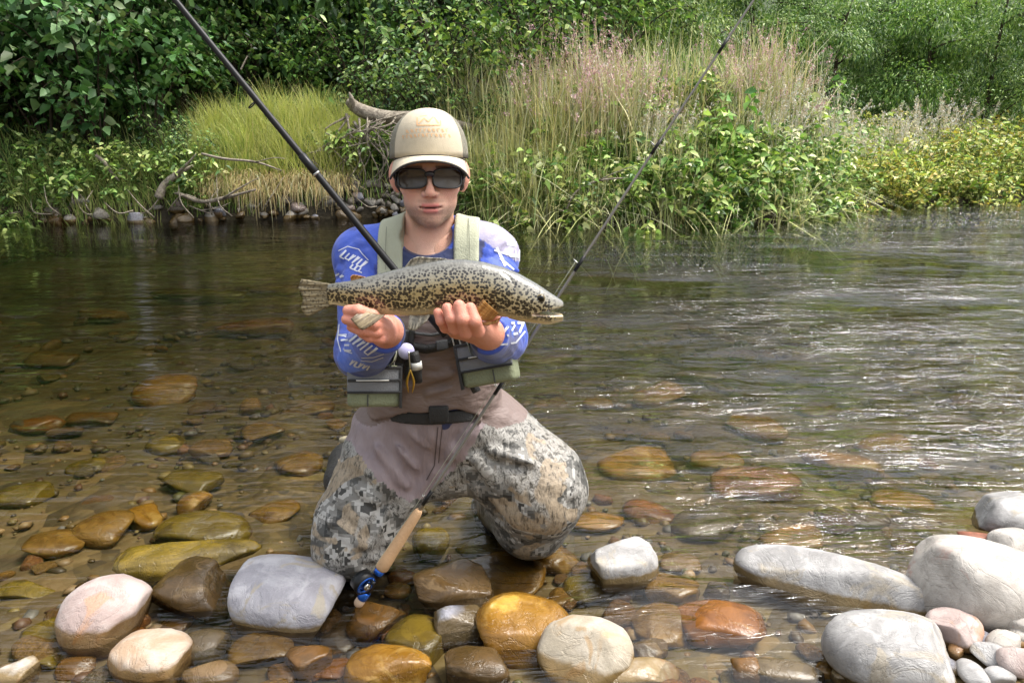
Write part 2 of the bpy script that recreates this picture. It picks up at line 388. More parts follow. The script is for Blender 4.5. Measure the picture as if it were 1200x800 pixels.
def place_stone(name, px, py, wpx, hpx, kind, label, seed, rot=0, boxy=.85, cuts=5, rough=.035, bury=.3, flat=.62, deep=None, group=None, base=ICO4, bend=0, tilt=0):
    """a stone whose outline is about wpx x hpx in the photograph, resting on the bed there"""
    g = G(px, py, 0.0)
    for _ in range(4):
        m = mpp(g); a = math.atan2(CAMH-g.z, g.y); W = wpx*m
        # apparent height = depth*sin a + height*cos a
        D = hpx*m/math.hypot(math.sin(a), flat*math.cos(a))*1.02; Hh = D*flat
        zc = float(bed_z(g.x, g.y))+Hh*(.5-bury*.55) if deep is None else deep
        g = G(px, py, zc)
    V = stone_shape(seed, (W*1.06, D, Hh), boxy, cuts, rough, base, bend)
    o = mesh_obj(name, V, base[1], SM[kind], smooth=True); o.location = g; o.rotation_euler = (0, math.radians(tilt), math.radians(rot))
    return tag(o, label, 'rock', group)
R = place_stone
R('river_rock', 126, 722, 100, 92, 'pink', 'pale pink rounded rock with wet brown foot beside the dark layered rock', 1, 20, .9, 4, .03, .3, .8)
R('river_rock', 230, 694, 100, 76, 'dark', 'dark wet layered rock between the pale pink and lavender grey rocks', 2, -8, .6, 8, .06, .35, .7)
R('river_rock', 335, 702, 138, 92, 'lav', 'large smooth lavender grey boulder beside the kneeling man\'s camouflage knee', 3, -12, .75, 4, .022, .3, .72)
R('stone_slab', 218, 656, 160, 40, 'moss', 'flat yellow mossy slab behind the dark layered rock', 4, 8, .65, 8, .06, .3, .5, .004)
R('river_rock', 238, 624, 108, 52, 'olive', 'smooth olive green rock under water behind the yellow mossy slab', 5, 0, .95, 2, .02, .3, .6)
R('river_rock', 180, 772, 98, 66, 'cream', 'cream and orange angular stone beside the small grey oval stone', 6, -15, .7, 7, .04, .3, .75)
R('river_rock', 240, 758, 58, 42, 'slate', 'small grey oval stone between the cream stone and the tan flat stone', 7, 5, .95, 2, .02, .25, .7)
R('river_rock', 246, 792, 64, 34, 'pink', 'pinkish white stone just below the small grey oval stone', 8, 0, .85, 4, .03, .25, .7)
R('river_rock', 308, 762, 74, 42, 'tan', 'flat tan stone with a pale rim below the lavender boulder', 9, 14, .8, 4, .04, .3, .4)
R('river_rock', 362, 775, 54, 44, 'brown', 'dark brown wet stone beside the flat tan rimmed stone', 10, 0, .8, 5, .04, .3, .7)
R('river_rock', 20, 792, 52, 42, 'white', 'white stone with wet glint at the shallow water edge beyond the pale pink rock', 11, 0, .7, 6, .04, .25, .8)
R('river_rock', 460, 785, 108, 56, 'ochre', 'bright ochre yellow stone with pale blotch beside the dark brown blocky stone', 12, -6, .9, 4, .05, .3, .6)
R('river_rock', 440, 728, 66, 54, 'brown', 'brown rock under water below the blue reel seat', 13, 0, .85, 4, .04, .3, .55)
R('river_rock', 492, 751, 78, 54, 'olive', 'olive brown slab under water beside the grey wedge stone', 14, -25, .8, 5, .03, .35, .5)
R('river_rock', 525, 694, 100, 72, 'plum', 'plum brown angular wet rock behind the grey wedge stone', 15, 15, .65, 8, .05, .3, .75)
R('river_rock', 537, 733, 56, 60, 'slate', 'grey wedge shaped stone leaning on the plum brown rock', 16, 10, .6, 6, .03, .25, .95)
R('river_rock', 613, 738, 110, 78, 'ochre', 'broad ochre and tan rock touching the round beige boulder', 17, -6, .85, 5, .035, .3, .72)
R('river_rock', 686, 766, 108, 84, 'beige', 'round beige boulder touching the broad ochre rock', 18, 0, .95, 3, .025, .3, .82)
R('river_rock', 742, 792, 108, 38, 'white', 'whitish stone in front of the round beige boulder', 19, 5, .75, 5, .03, .25, .8)
R('river_rock', 560, 786, 76, 50, 'dark', 'dark brown blocky stone in front of the broad ochre rock', 20, 0, .65, 6, .05, .3, .75)
R('river_rock', 725, 659, 88, 60, 'grey', 'light grey smooth boulder standing alone in the ripples near the splayed knee', 21, 8, .85, 4, .03, .25, .8, .012)
R('stone_slab', 582, 669, 112, 56, 'ochre', 'flat ochre slab under water behind the plum brown rock', 22, -18, .75, 6, .04, .45, .3)
R('river_rock', 505, 640, 44, 42, 'moss', 'yellow olive stone under water between the man\'s legs', 23, 0, .75, 5, .04, .3, .7)
R('pebble', 472, 677, 36, 22, 'rust', 'small orange brown stone beside the cork grip, upper of two', 24, -20, .85, 3, .04, .25, .6)
R('pebble', 466, 692, 32, 18, 'ochre', 'small yellow stone beside the cork grip, lower of two', 25, -10, .85, 3, .04, .25, .6)
R('river_rock', 975, 684, 216, 66, 'grey', 'long grey boulder sloping down to the big round grey boulder', 26, -24, .8, 4, .025, .25, .95, None, None, ICO4, .10)
R('river_rock', 1047, 764, 150, 94, 'grey', 'big round light grey boulder at the foot of the long grey boulder', 27, -8, .9, 3, .025, .25, .72)
R('river_rock', 1142, 684, 158, 104, 'white', 'biggest white grey boulder with pinkish underside on the gravel bar', 28, -22, .8, 4, .03, .25, .8)
R('river_rock', 1182, 604, 82, 58, 'grey', 'round grey rock standing behind the biggest white boulder', 29, 0, .9, 3, .03, .25, .75, .035)
R('river_rock', 1188, 640, 54, 40, 'white', 'white stone wedged between the round grey rock and the biggest boulder', 30, 10, .75, 4, .03, .2, .75, .03)
R('river_rock', 1188, 720, 64, 42, 'white', 'flat white stone lying against the biggest white boulder', 31, -15, .8, 4, .03, -.1, .6)
R('river_rock', 1147, 633, 50, 24, 'red', 'red brown angular stone behind the biggest white boulder', 32, -15, .6, 6, .04, .2, .7, .012)
R('river_rock', 1118, 738, 62, 46, 'pink', 'pinkish stone between the big round boulder and the biggest boulder', 33, -25, .8, 4, .03, .2, .7)
R('river_rock', 842, 733, 102, 56, 'rust', 'flat rust orange stone with pale end lying in the shallows', 34, -6, .65, 6, .035, .3, .5)
R('pebble', 838, 693, 32, 24, 'dark', 'small dark brown stone behind the flat rust orange stone', 35, 0, .75, 5, .05, .2, .8)
R('river_rock', 915, 792, 96, 34, 'slate', 'long grey stone in front of the big round boulder', 36, -8, .7, 5, .03, .2, .8)
R('river_rock', 872, 786, 40, 36, 'brown', 'dark brown pebble at the end of the long grey stone', 37, 0, .8, 4, .04, .2, .8)
R('pebble', 1002, 794, 54, 28, 'white', 'white pebble tucked under the big round boulder', 38, 0, .9, 3, .03, .2, .7)
R('pebble', 970, 786, 28, 22, 'ochre', 'small ochre pebble beside the white pebble under the boulder', 39, 0, .9, 3, .03, .2, .7)
R('river_rock', 785, 690, 66, 46, 'tan', 'tan submerged stone beside the lone light grey boulder', 40, -15, .7, 6, .04, .35, .5)
R('river_rock', 770, 735, 84, 50, 'tan', 'broken tan slab under water beside the round beige boulder', 41, 20, .65, 7, .05, .45, .4)
R('river_rock', 32, 692, 70, 24, 'moss', 'yellow stone under water out from the pale pink rock', 42, 5, .8, 4, .04, .3, .5)
R('river_rock', 760, 760, 44, 30, 'plum', 'small plum coloured stone beside the round beige boulder', 142, 30, .7, 5, .04, .3, .7)
R('river_rock', 690, 690, 60, 34, 'olive', 'olive stone under water before the lone light grey boulder', 143, 10, .8, 5, .04, .4, .4)
R('river_rock', 650, 655, 56, 32, 'tan', 'tan stone under water beneath the splayed knee', 144, -10, .8, 5, .04, .4, .45)
R('river_rock', 405, 690, 50, 40, 'dark', 'dark brown stone half hidden beside the camouflage knee and reel', 145, 0, .8, 5, .04, .4, .5)
sub = [(198, 457, 74, 38, 'ochre'), (772, 463, 66, 30, 'ochre'), (247, 528, 48, 27, 'tan'), (200, 520, 42, 30, 'moss'), (100, 546, 44, 18, 'moss'),
       (745, 545, 90, 44, 'ochre'), (890, 570, 110, 46, 'rust'), (985, 545, 90, 34, 'ochre'), (830, 615, 90, 40, 'slate'), (930, 630, 90, 32, 'ochre'),
       (165, 605, 60, 30, 'ochre'), (125, 620, 60, 40, 'tan'), (60, 640, 70, 36, 'tan'), (228, 588, 34, 34, 'ochre'), (225, 566, 70, 30, 'olive'),
       (345, 545, 60, 34, 'tan'), (320, 600, 60, 34, 'tan'), (30, 580, 60, 30, 'olive'), (60, 420, 60, 20, 'tan'), (120, 370, 70, 16, 'ochre'),
       (300, 385, 90, 22, 'rust'), (235, 345, 110, 18, 'olive'), (330, 340, 80, 14, 'tan'), (160, 292, 60, 8, 'ochre'), (10, 300, 50, 10, 'ochre'),
       (360, 480, 60, 22, 'tan'), (110, 490, 60, 22, 'brown'), (310, 505, 50, 20, 'tan'), (40, 500, 60, 22, 'rust'), (700, 472, 36, 14, 'ochre'),
       (880, 500, 80, 28, 'ochre'), (960, 480, 70, 22, 'brown'), (1040, 520, 70, 24, 'ochre'), (840, 540, 60, 24, 'ochre'), (1060, 590, 70, 30, 'ochre'),
       (1010, 610, 70, 26, 'slate'), (880, 690, 50, 22, 'slate'), (700, 610, 60, 30, 'ochre'), (760, 600, 60, 28, 'rust'), (640, 420, 60, 16, 'tan'),
       (820, 440, 60, 14, 'tan'), (60, 740, 60, 36, 'olive'), (50, 770, 50, 30, 'olive'), (90, 780, 44, 28, 'brown'), (285, 735, 40, 24, 'brown'),
       (330, 790, 40, 26, 'brown'), (400, 745, 46, 34, 'dark'), (395, 785, 40, 26, 'rust'), (660, 700, 40, 22, 'tan'), (800, 660, 50, 24, 'pink'),
       (560, 640, 50, 26, 'olive'), (620, 645, 50, 24, 'ochre'), (150, 745, 44, 26, 'rust'), (205, 735, 40, 26, 'brown'), (115, 690, 60, 28, 'brown')]
def bed_zone(px, py):
    a_ = 'among the foreground rocks' if py > 690 else 'level with the kneeling man\'s knees' if py > 590 else 'out beyond the kneeling man' if py > 440 else 'far out near the opposite bank'
    return a_+(', on the rippled side' if px > 620 else ', on the calm side')
for i, (px, py, ww, hh, k) in enumerate(sub):
    tone = {'ochre': 'yellow ochre', 'tan': 'tan', 'moss': 'yellow mossy', 'rust': 'rusty orange', 'slate': 'grey', 'brown': 'brown', 'olive': 'olive', 'dark': 'dark brown', 'pink': 'pinkish'}[k]
    R('sunken_stone', px, py, ww, hh, k, tone+' stone under the water '+bed_zone(px, py), 200+i, (i*37) % 50-25, .75, 6, .05, .25, .35, None, tone+' stones on the riverbed', ICO3)
# dry pebbles of the gravel bar
rng = np.random.RandomState(5)
bar = [(1160, 768, 44, 30), (1178, 752, 48, 28), (1195, 775, 40, 40), (1140, 790, 46, 24), (1108, 780, 30, 22), (1085, 735, 26, 20), (1172, 792, 34, 22), (1196, 742, 30, 20), (1120, 762, 26, 18), (1100, 796, 34, 18), (1150, 748, 30, 20), (1070, 712, 34, 20)]
for i, (px, py, ww, hh) in enumerate(bar):
    R('pebble', px, py, ww, hh, ['grey', 'white', 'pink', 'grey', 'slate', 'beige'][i % 6], {0: 'light grey', 1: 'white', 2: 'pinkish', 3: 'light grey', 4: 'slate grey', 5: 'beige'}[i % 6]+' pebble on the gravel bar among the white boulders', 300+i, i*31, .9, 3, .03, .2, .7, None, 'pebbles on the gravel bar', ICO3)
# more cobbles loosely spread on the bed, individually
protos = []
for i in range(8):
    protos.append(stone_shape(400+i, (1, .8, .42), .8, 6, .05, ICO3))
kinds = ['tan', 'ochre', 'brown', 'olive', 'rust', 'brown', 'tan', 'slate']
words = {'ochre': 'yellow ochre', 'tan': 'tan', 'rust': 'rusty orange', 'slate': 'grey', 'brown': 'brown', 'olive': 'olive'}
pm = []
for i, v in enumerate(protos):
    o = mesh_obj('riverbed_cobble', v, ICO3[1], SM[kinds[i]], smooth=True); pm.append(o.data); bpy.data.objects.remove(o)
for i in range(230):
    y = 1.25+4.4*rng.rand()**1.6; x = (rng.rand()*2-1)*(.72*y+.1); s = (.035+.075*rng.rand())*(1+.25*(y-1.3))
    if -.45 < x < .1 and y > 1.66 and y < 2.2: continue
    if x > .55 and y < 1.7: s *= .6
    k = rng.randint(8); o = bpy.data.objects.new('riverbed_cobble', pm[k]); COL.objects.link(o)
    o.location = (x, y, float(bed_z(x, y))+.10*s); o.rotation_euler = (rng.normal()*.12, rng.normal()*.12, rng.rand()*6.28); o.scale = (s, s*(.7+.5*rng.rand()), s*(.7+.6*rng.rand()))
    tag(o, words[kinds[k]]+' rounded cobble '+bed_zone(600+900*x/y, 800 if y < 1.62 else 620 if y < 1.95 else 500 if y < 3 else 400), 'rock', words[kinds[k]]+' cobbles scattered on the riverbed')
# fine gravel nobody could count
N = 2600; y = 1.1+4.2*rng.rand(N)**1.8; x = (rng.rand(N)*2-1)*(.75*y+.15); s = (.006+.016*rng.rand(N)**2)*(1+.2*(y-1)); z = bed_z(x, y)+s*.3
sc = np.stack([s*(.8+.6*rng.rand(N)), s*(.8+.6*rng.rand(N)), s*.6], 1)
ang = rng.rand(N)*6.28; b = ICO1[0][None]*sc[:, None]*(.65+.6*rng.rand(N, len(ICO1[0]), 1)); ca, sa = np.cos(ang)[:, None], np.sin(ang)[:, None]
V = np.stack([b[..., 0]*ca-b[..., 1]*sa+x[:, None], b[..., 0]*sa+b[..., 1]*ca+y[:, None], b[..., 2]+z[:, None]], -1).reshape(-1, 3)
F = (ICO1[1][None]+(np.arange(N)*len(ICO1[0]))[:, None, None]).reshape(-1, 3)
pal = np.array([lin(c) for c in ('#6b5428', '#86723c', '#4f3d22', '#8d6a38', '#7b756c', '#a2845a', '#5d5624', '#6a4a30')])
C = np.repeat(pal[rng.randint(len(pal), size=N)]*(.45+.45*rng.rand(N))[:, None], len(ICO1[0]), 0)
t = NT('gravel'); M_GRAVEL = t.done(t.bsdf(t.n('Attribute', attribute_name='Col').outputs[0], .5))
tag(mesh_obj('gravel', V, F, M_GRAVEL, None, C), 'fine brown gravel covering the shallow riverbed', 'gravel', kind='stuff')
# ------------------------------------------------------------------ vegetation of the far bank
t = NT('foliage'); at = t.n('Attribute', attribute_name='Col').outputs[0]; oi = t.n('ObjectInfo').outputs['Random']
co = t.coords(); vv = t.mix(t.noise(9, 2, .5, co), (.72, .72, .72), (1.25, 1.25, 1.25)); col = t.mix(1, at, vv, 'MULTIPLY')
col = t.mix(1, col, t.ramp(oi, [(0, (.82, .9, .75)), (.5, (1, 1, 1)), (1, (1.15, 1.05, .9))]), 'MULTIPLY')
p = t.bsdf(col, .42, None, Specular_IOR_Level=.4); tl = t.n('BsdfTranslucent', {'Color': t.mix(1, col, (1.1, 1.15, .6), 'MULTIPLY')})
M_LEAF = t.done(t.n('MixShader', {0: .28, 1: p, 2: tl}).outputs[0])
t = NT('dry_stems'); at = t.n('Attribute', attribute_name='Col').outputs[0]
M_STEM = t.done(t.n('MixShader', {0: .2, 1: t.bsdf(at, .6), 2: t.n('BsdfTranslucent', {'Color': at})}).outputs[0])
t = NT('weathered_wood'); co = t.coords((1, 1, 1)); g1 = t.noise(22, 5, .7, co, .8)
M_DRIFT = t.done(t.bsdf(t.ramp(g1, [(.3, lin('#4a4238')), (.5, lin('#7d7466')), (.7, lin('#a39b8d'))]), .8, t.bump(t.noise(60, 4, .6, co), .01)))
t = NT('tree_bark'); co = t.coords((1, 1, .35)); g1 = t.noise(30, 5, .7, co, .8)
M_BARK = t.done(t.bsdf(t.ramp(g1, [(.3, lin('#241d15')), (.6, lin('#4d4232')), (.8, lin('#6a5f4e'))]), .9, t.bump(g1, .03)))

def unit(v): return v/(np.linalg.norm(v, axis=-1, keepdims=True)+1e-9)
def leaves(c, d, L, Wd, col, r, droop=.25, flat=.6):
    """leaf blades: base point c (n,3), axis d, length L, width Wd -> V, F, C"""
    n = len(c); d = unit(d); up = unit(np.array([0, 0, 1.])*flat+r.normal(size=(n, 3))*(1-flat)*1.2+np.array([0, -.55, 0])); s = unit(np.cross(d, up)); u = np.cross(s, d)
    L = L[:, None]; Wd = Wd[:, None]; dr = np.array([0, 0, -1.])*droop
    P0 = c; P1l = c+d*L*.38+s*Wd*.5+u*Wd*.12+dr*L*.10; P1r = c+d*L*.38-s*Wd*.5+u*Wd*.12+dr*L*.10
    P2l = c+d*L*.72+s*Wd*.32+dr*L*.35+u*Wd*.04; P2r = c+d*L*.72-s*Wd*.32+dr*L*.35+u*Wd*.04; P3 = c+d*L*.98+dr*L*.8; PM = c+d*L*.4+dr*L*.12-u*Wd*.06
    V = np.stack([P0, P1l, P1r, P2l, P2r, P3, PM], 1).reshape(-1, 3)
    f = np.array([(0, 6, 1), (0, 2, 6), (1, 6, 3), (6, 2, 4), (6, 4, 3), (3, 4, 5)])
    return V, (f[None]+(np.arange(n)*7)[:, None, None]).reshape(-1, 3), np.repeat(col, 7, 0)
def blades(b, h, wd, lean, az, col, r, bend=.5, tipcol=None, levels=4):
    """grass blades from base b: height h, width wd, lean (0..1) towards azimuth az"""
    n = len(b); k = np.linspace(0, 1, levels+1); dirh = np.stack([np.cos(az), np.sin(az), 0*az], 1); side = np.stack([-np.sin(az+r.normal(size=n)*.6), np.cos(az), 0*az], 1); side = unit(side)
    V = []; C = []
    for j, t_ in enumerate(k):
        out = (lean*(t_*(1-bend)+bend*t_**2.2))*h; zz = h*(t_-.5*(lean**2)*t_**2*.7)
        c = b+dirh*out[:, None]+np.array([0, 0, 1.])*zz[:, None]; ww = (wd*(1-t_**1.6)*.5+.0004)[:, None]
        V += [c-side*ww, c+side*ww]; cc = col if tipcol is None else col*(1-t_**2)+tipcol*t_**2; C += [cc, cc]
    V = np.stack(V, 1); m = V.shape[1]; C = np.stack(C, 1).reshape(-1, 3); f = []
    for j in range(levels): a = 2*j; f += [(a, a+1, a+3), (a, a+3, a+2)]
    return V.reshape(-1, 3), (np.array(f)[None]+(np.arange(n)*m)[:, None, None]).reshape(-1, 3), C
def jitter(hexes, n, r, var=.3):
    pal = np.array([lin(h) for h in hexes]); c = pal[r.randint(len(pal), size=n)]; return np.minimum(c*(1-var+2*var*r.rand(n, 1))*1.55, .66)
def wpos(px, dist):                     # bank position for an image column, dist metres behind the waterline
    x = (px-600)/900*8.0
    for _ in range(4): x = (px-600)/900*(float(bank_y(x))+dist)
    y = float(bank_y(x))+dist; return x, y, float(bank_h(x, y))
def ground_z(x, y): return float(bank_h(x, y))

# -- far trees: trunk, limbs and a crown of many leaves
def make_tree(name, label, group, seed, height, spread, nl, hexes, leaf=.11, base=.12, trunk_r=.09, leafw=.5, droop=.4):
    r = np.random.RandomState(seed); root = empty(name, (0, 0, 0)); tag(root, label, 'tree', group)
    tp = [(0, 0, -.5), (.05*r.normal(), .05*r.normal(), height*.3), (.12*r.normal(), .1*r.normal(), height*.62), (.2*r.normal(), .2*r.normal(), height*.9)]
    parts = [tube(spline(tp, 9), np.linspace(trunk_r, trunk_r*.25, 9), 7)]
    cl = []
    for i in range(11):
        tt = .12+.8*r.rand(); s = spline(tp, 30)[int(tt*29)]; a = r.rand()*6.28; ln = spread*(.55+.5*r.rand())*(1-.35*tt)
        e = s+np.array([math.cos(a)*ln, math.sin(a)*ln, ln*(.5-.3*tt+.2*r.normal())]); m_ = (s+e)/2+np.array([0, 0, .08*ln])
        parts.append(tube(spline([s, m_, e], 5), np.linspace(trunk_r*.4, .012, 5), 5)); cl += [(e, ln*.55), (m_, ln*.45)]
    mesh_obj('trunk', *join(*parts), M_BARK, root, smooth=True)
    for i in range(20):
        a = r.rand()*6.28; q = math.sqrt(r.rand())*spread*.85; zz = height*(base+(1-base)*r.rand()); q *= 1-.55*max(0, (zz/height-.5)*2)**2
        cl.append((np.array([math.cos(a)*q, math.sin(a)*q, zz]), spread*(.2+.2*r.rand())))
    k = r.randint(len(cl), size=nl); cen = np.array([c[0] for c in cl])[k]; rad = np.array([c[1] for c in cl])[k]
    v = unit(r.normal(size=(nl, 3)))*np.cbrt(.25+.75*r.rand(nl))[:, None]; c = cen+v*rad[:, None]*np.array([1, 1, .75])
    d = unit(v+r.normal(size=(nl, 3))*.5+np.array([0, 0, -.25])); L = leaf*(.6+.8*r.rand(nl))
    tone = (.75+.5*np.array([r.rand() for _ in cl]))[k][:, None]
    V, F, C = leaves(c, d, L, L*leafw*(.8+.4*r.rand(nl)), jitter(hexes, nl, r)*tone, r, droop)
    mesh_obj('crown', V, F, M_LEAF, root, C)
    return root
def put(o, x, y, z, rz=0, s=1): o.location = (x, y, z); o.rotation_euler = (0, 0, rz); o.scale = (s, s, s); return o

DK = ('#21361b', '#2e4826', '#3d5a30', '#243c26', '#4a6638'); MD = ('#45602f', '#5a763c', '#6f8648', '#3a562e', '#859660'); YG = ('#6c7f35', '#84924a', '#9aa55c', '#5f7a34', '#a8ab6c')
big = make_tree('broadleaf_tree', 'tall dark broadleaved tree', 'dark trees behind the bank', 11, 5.2, 1.9, 6500, DK, .15, .04, .10, .62)
big2 = make_tree('broadleaf_tree', 'tall dark broadleaved tree', 'dark trees behind the bank', 12, 4.4, 1.7, 6500, DK+MD[:2], .13, .02, .09, .55)
wil = make_tree('willow_tree', 'mid green fine leaved willow', 'willows behind the herbs', 13, 4.0, 1.8, 13000, MD, .085, .0, .08, .36, .6)
first = set()
def zone(x, y):
    px = 600+900*x/y; q = y-float(bank_y(x))
    s = 'on the stony undercut side' if px < 215 else 'by the straw tussock' if px < 405 else 'by the driftwood log' if px < 545 else 'among the straw reeds' if px < 780 else 'by the broad leaved plants' if px < 985 else 'beside the rapids'
    return ('at the waterline ' if q < .15 else 'low on the bank ' if q < .7 else 'halfway up the bank ' if q < 1.7 else 'on the bank top ' if q < 3.5 else 'behind the bank top ')+s
def again(proto, x, y, rz, s, dz=0):
    o = proto if proto.name not in first else copy_tree(proto); first.add(proto.name)
    if 'base' not in proto: proto['base'] = proto['label']
    o['label'] = proto['base']+' '+zone(x, y)
    return put(o, x, y, ground_z(x, y)-.1+dz, rz, s)
rr = np.random.RandomState(3)
for i, (px, dist, s) in enumerate([(-60, 1.9, 1.0), (40, 2.6, 1.1), (150, 2.3, .95), (235, 2.2, .8), (320, 2.9, 1.0), (430, 3.2, 1.05), (390, 2.4, .7), (520, 4.0, .75), (600, 4.2, .62), (-160, 2.5, 1.2), (80, 4.5, 1.5), (280, 5.0, 1.4), (440, 5.6, 1.0), (660, 5.0, .6), (-300, 3, 1.2), (560, 3.2, .5), (710, 4.4, .5)]):
    x, y, z = wpos(px, dist); again(big if i % 2 else big2, x, y, i*1.7, s)
for i, (px, dist, s) in enumerate([(960, 3.4, .58), (1060, 3.0, .60), (1130, 2.6, .62), (1200, 2.4, .62), (1280, 2.6, .62), (1010, 4.4, .66), (1100, 4.4, .64), (1170, 4.6, .68), (860, 4.0, .56), (800, 4.2, .54), (750, 4.0, .54), (1400, 3.5, .7), (920, 4.6, .6), (1260, 4.2, .68), (700, 3.6, .5), (1030, 3.6, .6), (890, 5.4, .66), (980, 5.8, .7), (780, 5.6, .62), (1220, 5.6, .74), (650, 4.4, .55)]):
    x, y, z = wpos(px, dist); again(wil, x, y, i*2.1, s)

# -- shrubs with big leaves on visible arching twigs
def make_shrub(name, label, group, seed, h, spread, nl, hexes, leaf, leafw=.72, droop=.5, stems=14, cat='shrub'):
    r = np.random.RandomState(seed); root = empty(name, (0, 0, 0)); tag(root, label, cat, group); parts = []; c = []; d = []
    for i in range(stems):
        a = r.rand()*6.28; ln = spread*(.5+.6*r.rand()); hh = h*(.45+.6*r.rand())
        p = spline([(0, 0, -.1), (math.cos(a)*ln*.35, math.sin(a)*ln*.35, hh*.7), (math.cos(a)*ln*.8, math.sin(a)*ln*.8, hh), (math.cos(a)*ln*1.15, math.sin(a)*ln*1.15, hh*(.7+.2*r.rand()))], 16)
        parts.append(tube(p[::2], np.linspace(.012, .003, 8), 5)); m = nl//stems
        k = (r.rand(m)**.7*13+2).astype(int); c.append(p[k]+r.normal(size=(m, 3))*spread*.10); q = r.rand(m)*6.28; d.append(np.stack([np.cos(q)+math.cos(a)*.6, np.sin(q)+math.sin(a)*.6, r.normal(size=m)*.3-.1], 1))
    mesh_obj('stems', *join(*parts), M_BARK, root, smooth=True)
    c = np.vstack(c); d = np.vstack(d); n = len(c); L = leaf*(.5+.8*r.rand(n))
    V, F, C = leaves(c, d, L, L*leafw, jitter(hexes, n, r, .35), r, droop, .65); mesh_obj('foliage', V, F, M_LEAF, root, C); return root
hz = [make_shrub('hazel_shrub', 'dark green shrub with large leaves', 'broad leaved shrubs on the undercut bank', 31+i, 1.5, 1.0, 1000, ('#2c4a24', '#3d5f30', '#55774a', '#6b8a5c', '#2a4528', '#566446'), .115) for i in range(3)]
for i, (px, dist, s) in enumerate([(10, .75, 1.1), (75, .7, .95), (130, .6, 1.0), (190, .8, .8), (40, 1.3, 1.2), (110, 1.3, 1.3), (170, 1.5, 1.2), (-50, .7, 1.1), (230, 1.4, .8), (60, 1.0, 1.2), (0, 1.6, 1.4), (140, 1.8, 1.5)]):
    x, y, z = wpos(px, dist); again(hz[i % 3], x, y, i*1.3, s, .05)
fs = [make_shrub('elder_shrub', 'bushy fresh green small leaved shrub', 'fresh green shrubs behind the roots', 41+i, 1.0, .7, 900, MD+DK[2:], .075, .5, .4, 18) for i in range(2)]
for i, (px, dist, s) in enumerate([(455, 1.0, .8), (500, 1.2, .95), (545, 1.3, 1.1), (590, 1.5, 1.2), (620, 2.0, 1.3), (430, 1.6, 1.1), (520, 2.0, 1.3), (250, 1.6, 1.0), (300, 1.9, 1.1), (360, 1.7, .9), (410, 2.2, 1.1), (210, .5, .55), (235, .35, .45), (660, 2.6, 1.3), (720, 2.9, 1.2), (560, .9, .7), (460, 2.6, 1.4), (340, 2.6, 1.4)]):
    x, y, z = wpos(px, dist); again(fs[i % 2], x, y, i*1.1, s, .02)

# -- leafy herbs hanging to the water
def make_herb(name, label, group, seed, h, hexes, leaf, n_st=16, per=16, spread=.28, leafw=.42):
    r = np.random.RandomState(seed); root = empty(name, (0, 0, 0)); tag(root, label, 'plant', group); parts = []; c = []; d = []
    for i in range(n_st):
        a = r.rand()*6.28; b0 = np.array([r.normal()*.07, r.normal()*.05, -.05]); hh = h*(.5+.6*r.rand()); ln = spread*(.3+r.rand())
        p = spline([b0, b0+np.array([math.cos(a)*ln*.4, math.sin(a)*ln*.4, hh*.6]), b0+np.array([math.cos(a)*ln, math.sin(a)*ln, hh])], 9); parts.append(tube(p[::2], np.linspace(.005, .002, 5), 4))
        k = 1+r.randint(8, size=per); q = r.rand(per)*6.28; c.append(p[k]+r.normal(size=(per, 3))*.012); d.append(np.stack([np.cos(q), np.sin(q), .25+.35*r.normal(size=per)], 1))
    V, F = join(*parts); mesh_obj('stems', V, F, M_STEM, root, np.tile(np.array(lin('#5d6a35')), (len(V), 1)))
    c = np.vstack(c); n = len(c); L = leaf*(.5+.9*r.rand(n)); V, F, C = leaves(c, np.vstack(d), L, L*leafw, jitter(hexes, n, r, .35), r, .55, .55); mesh_obj('foliage', V, F, M_LEAF, root, C); return root
hb = [make_herb('riverside_herb', 'leafy green herb with pointed leaves', 'leafy herbs at the water\'s edge', 51+i, .42, ('#5f7a3a', '#7d9450', '#9aa96a', '#4a6830', '#b3b884', '#3c5a2c'), .085) for i in range(4)]
k = 0
for i in range(250):
    px = 545+rr.rand()*440 if i < 120 else 600+rr.rand()**.7*440; dist = -.10+.6*rr.rand() if i < 120 else .3+1.4*rr.rand(); x, y, z = wpos(px, dist); again(hb[i % 4], x, y, rr.rand()*6.28, .7+.6*rr.rand())
yb = [make_herb('yellow_herb', 'low yellow green herb', 'yellow green herbs on the receding bank', 61+i, .45, YG+('#b0a45e', '#8c7f3e'), .055, 26, 16, .22, .4) for i in range(3)]
for i in range(150):
    px = 985+rr.rand()*290; dist = -.12+2.5*rr.rand()**1.3; x, y, z = wpos(px, dist); again(yb[i % 3], x, y, rr.rand()*6.28, .8+.7*rr.rand())
bl = [make_herb('broadleaf_herb', 'bright green plant with rounded leaves', 'broad leaved plants among the reeds', 71+i, .62, ('#55783c', '#6f904c', '#8aa862', '#3f6232'), .10, 13, 14, .3, .6) for i in range(2)]
for i, (px, dist, s) in enumerate([(815, .6, 1.2), (835, .75, 1.3), (850, .5, 1.0), (865, .9, 1.1), (800, .4, .9), (940, 1.6, 1.3), (1015, 1.7, 1.1), (920, .6, .9), (640, .9, .8), (990, 1.3, 1.0), (700, .5, .7), (880, .4, .8), (960, 1.9, 1.2), (760, 1.0, .9), (20, .25, .8), (60, .2, .7), (100, .25, .7), (150, .2, .6)]):
    x, y, z = wpos(px, dist); again(bl[i % 2], x, y, i*1.4, s)

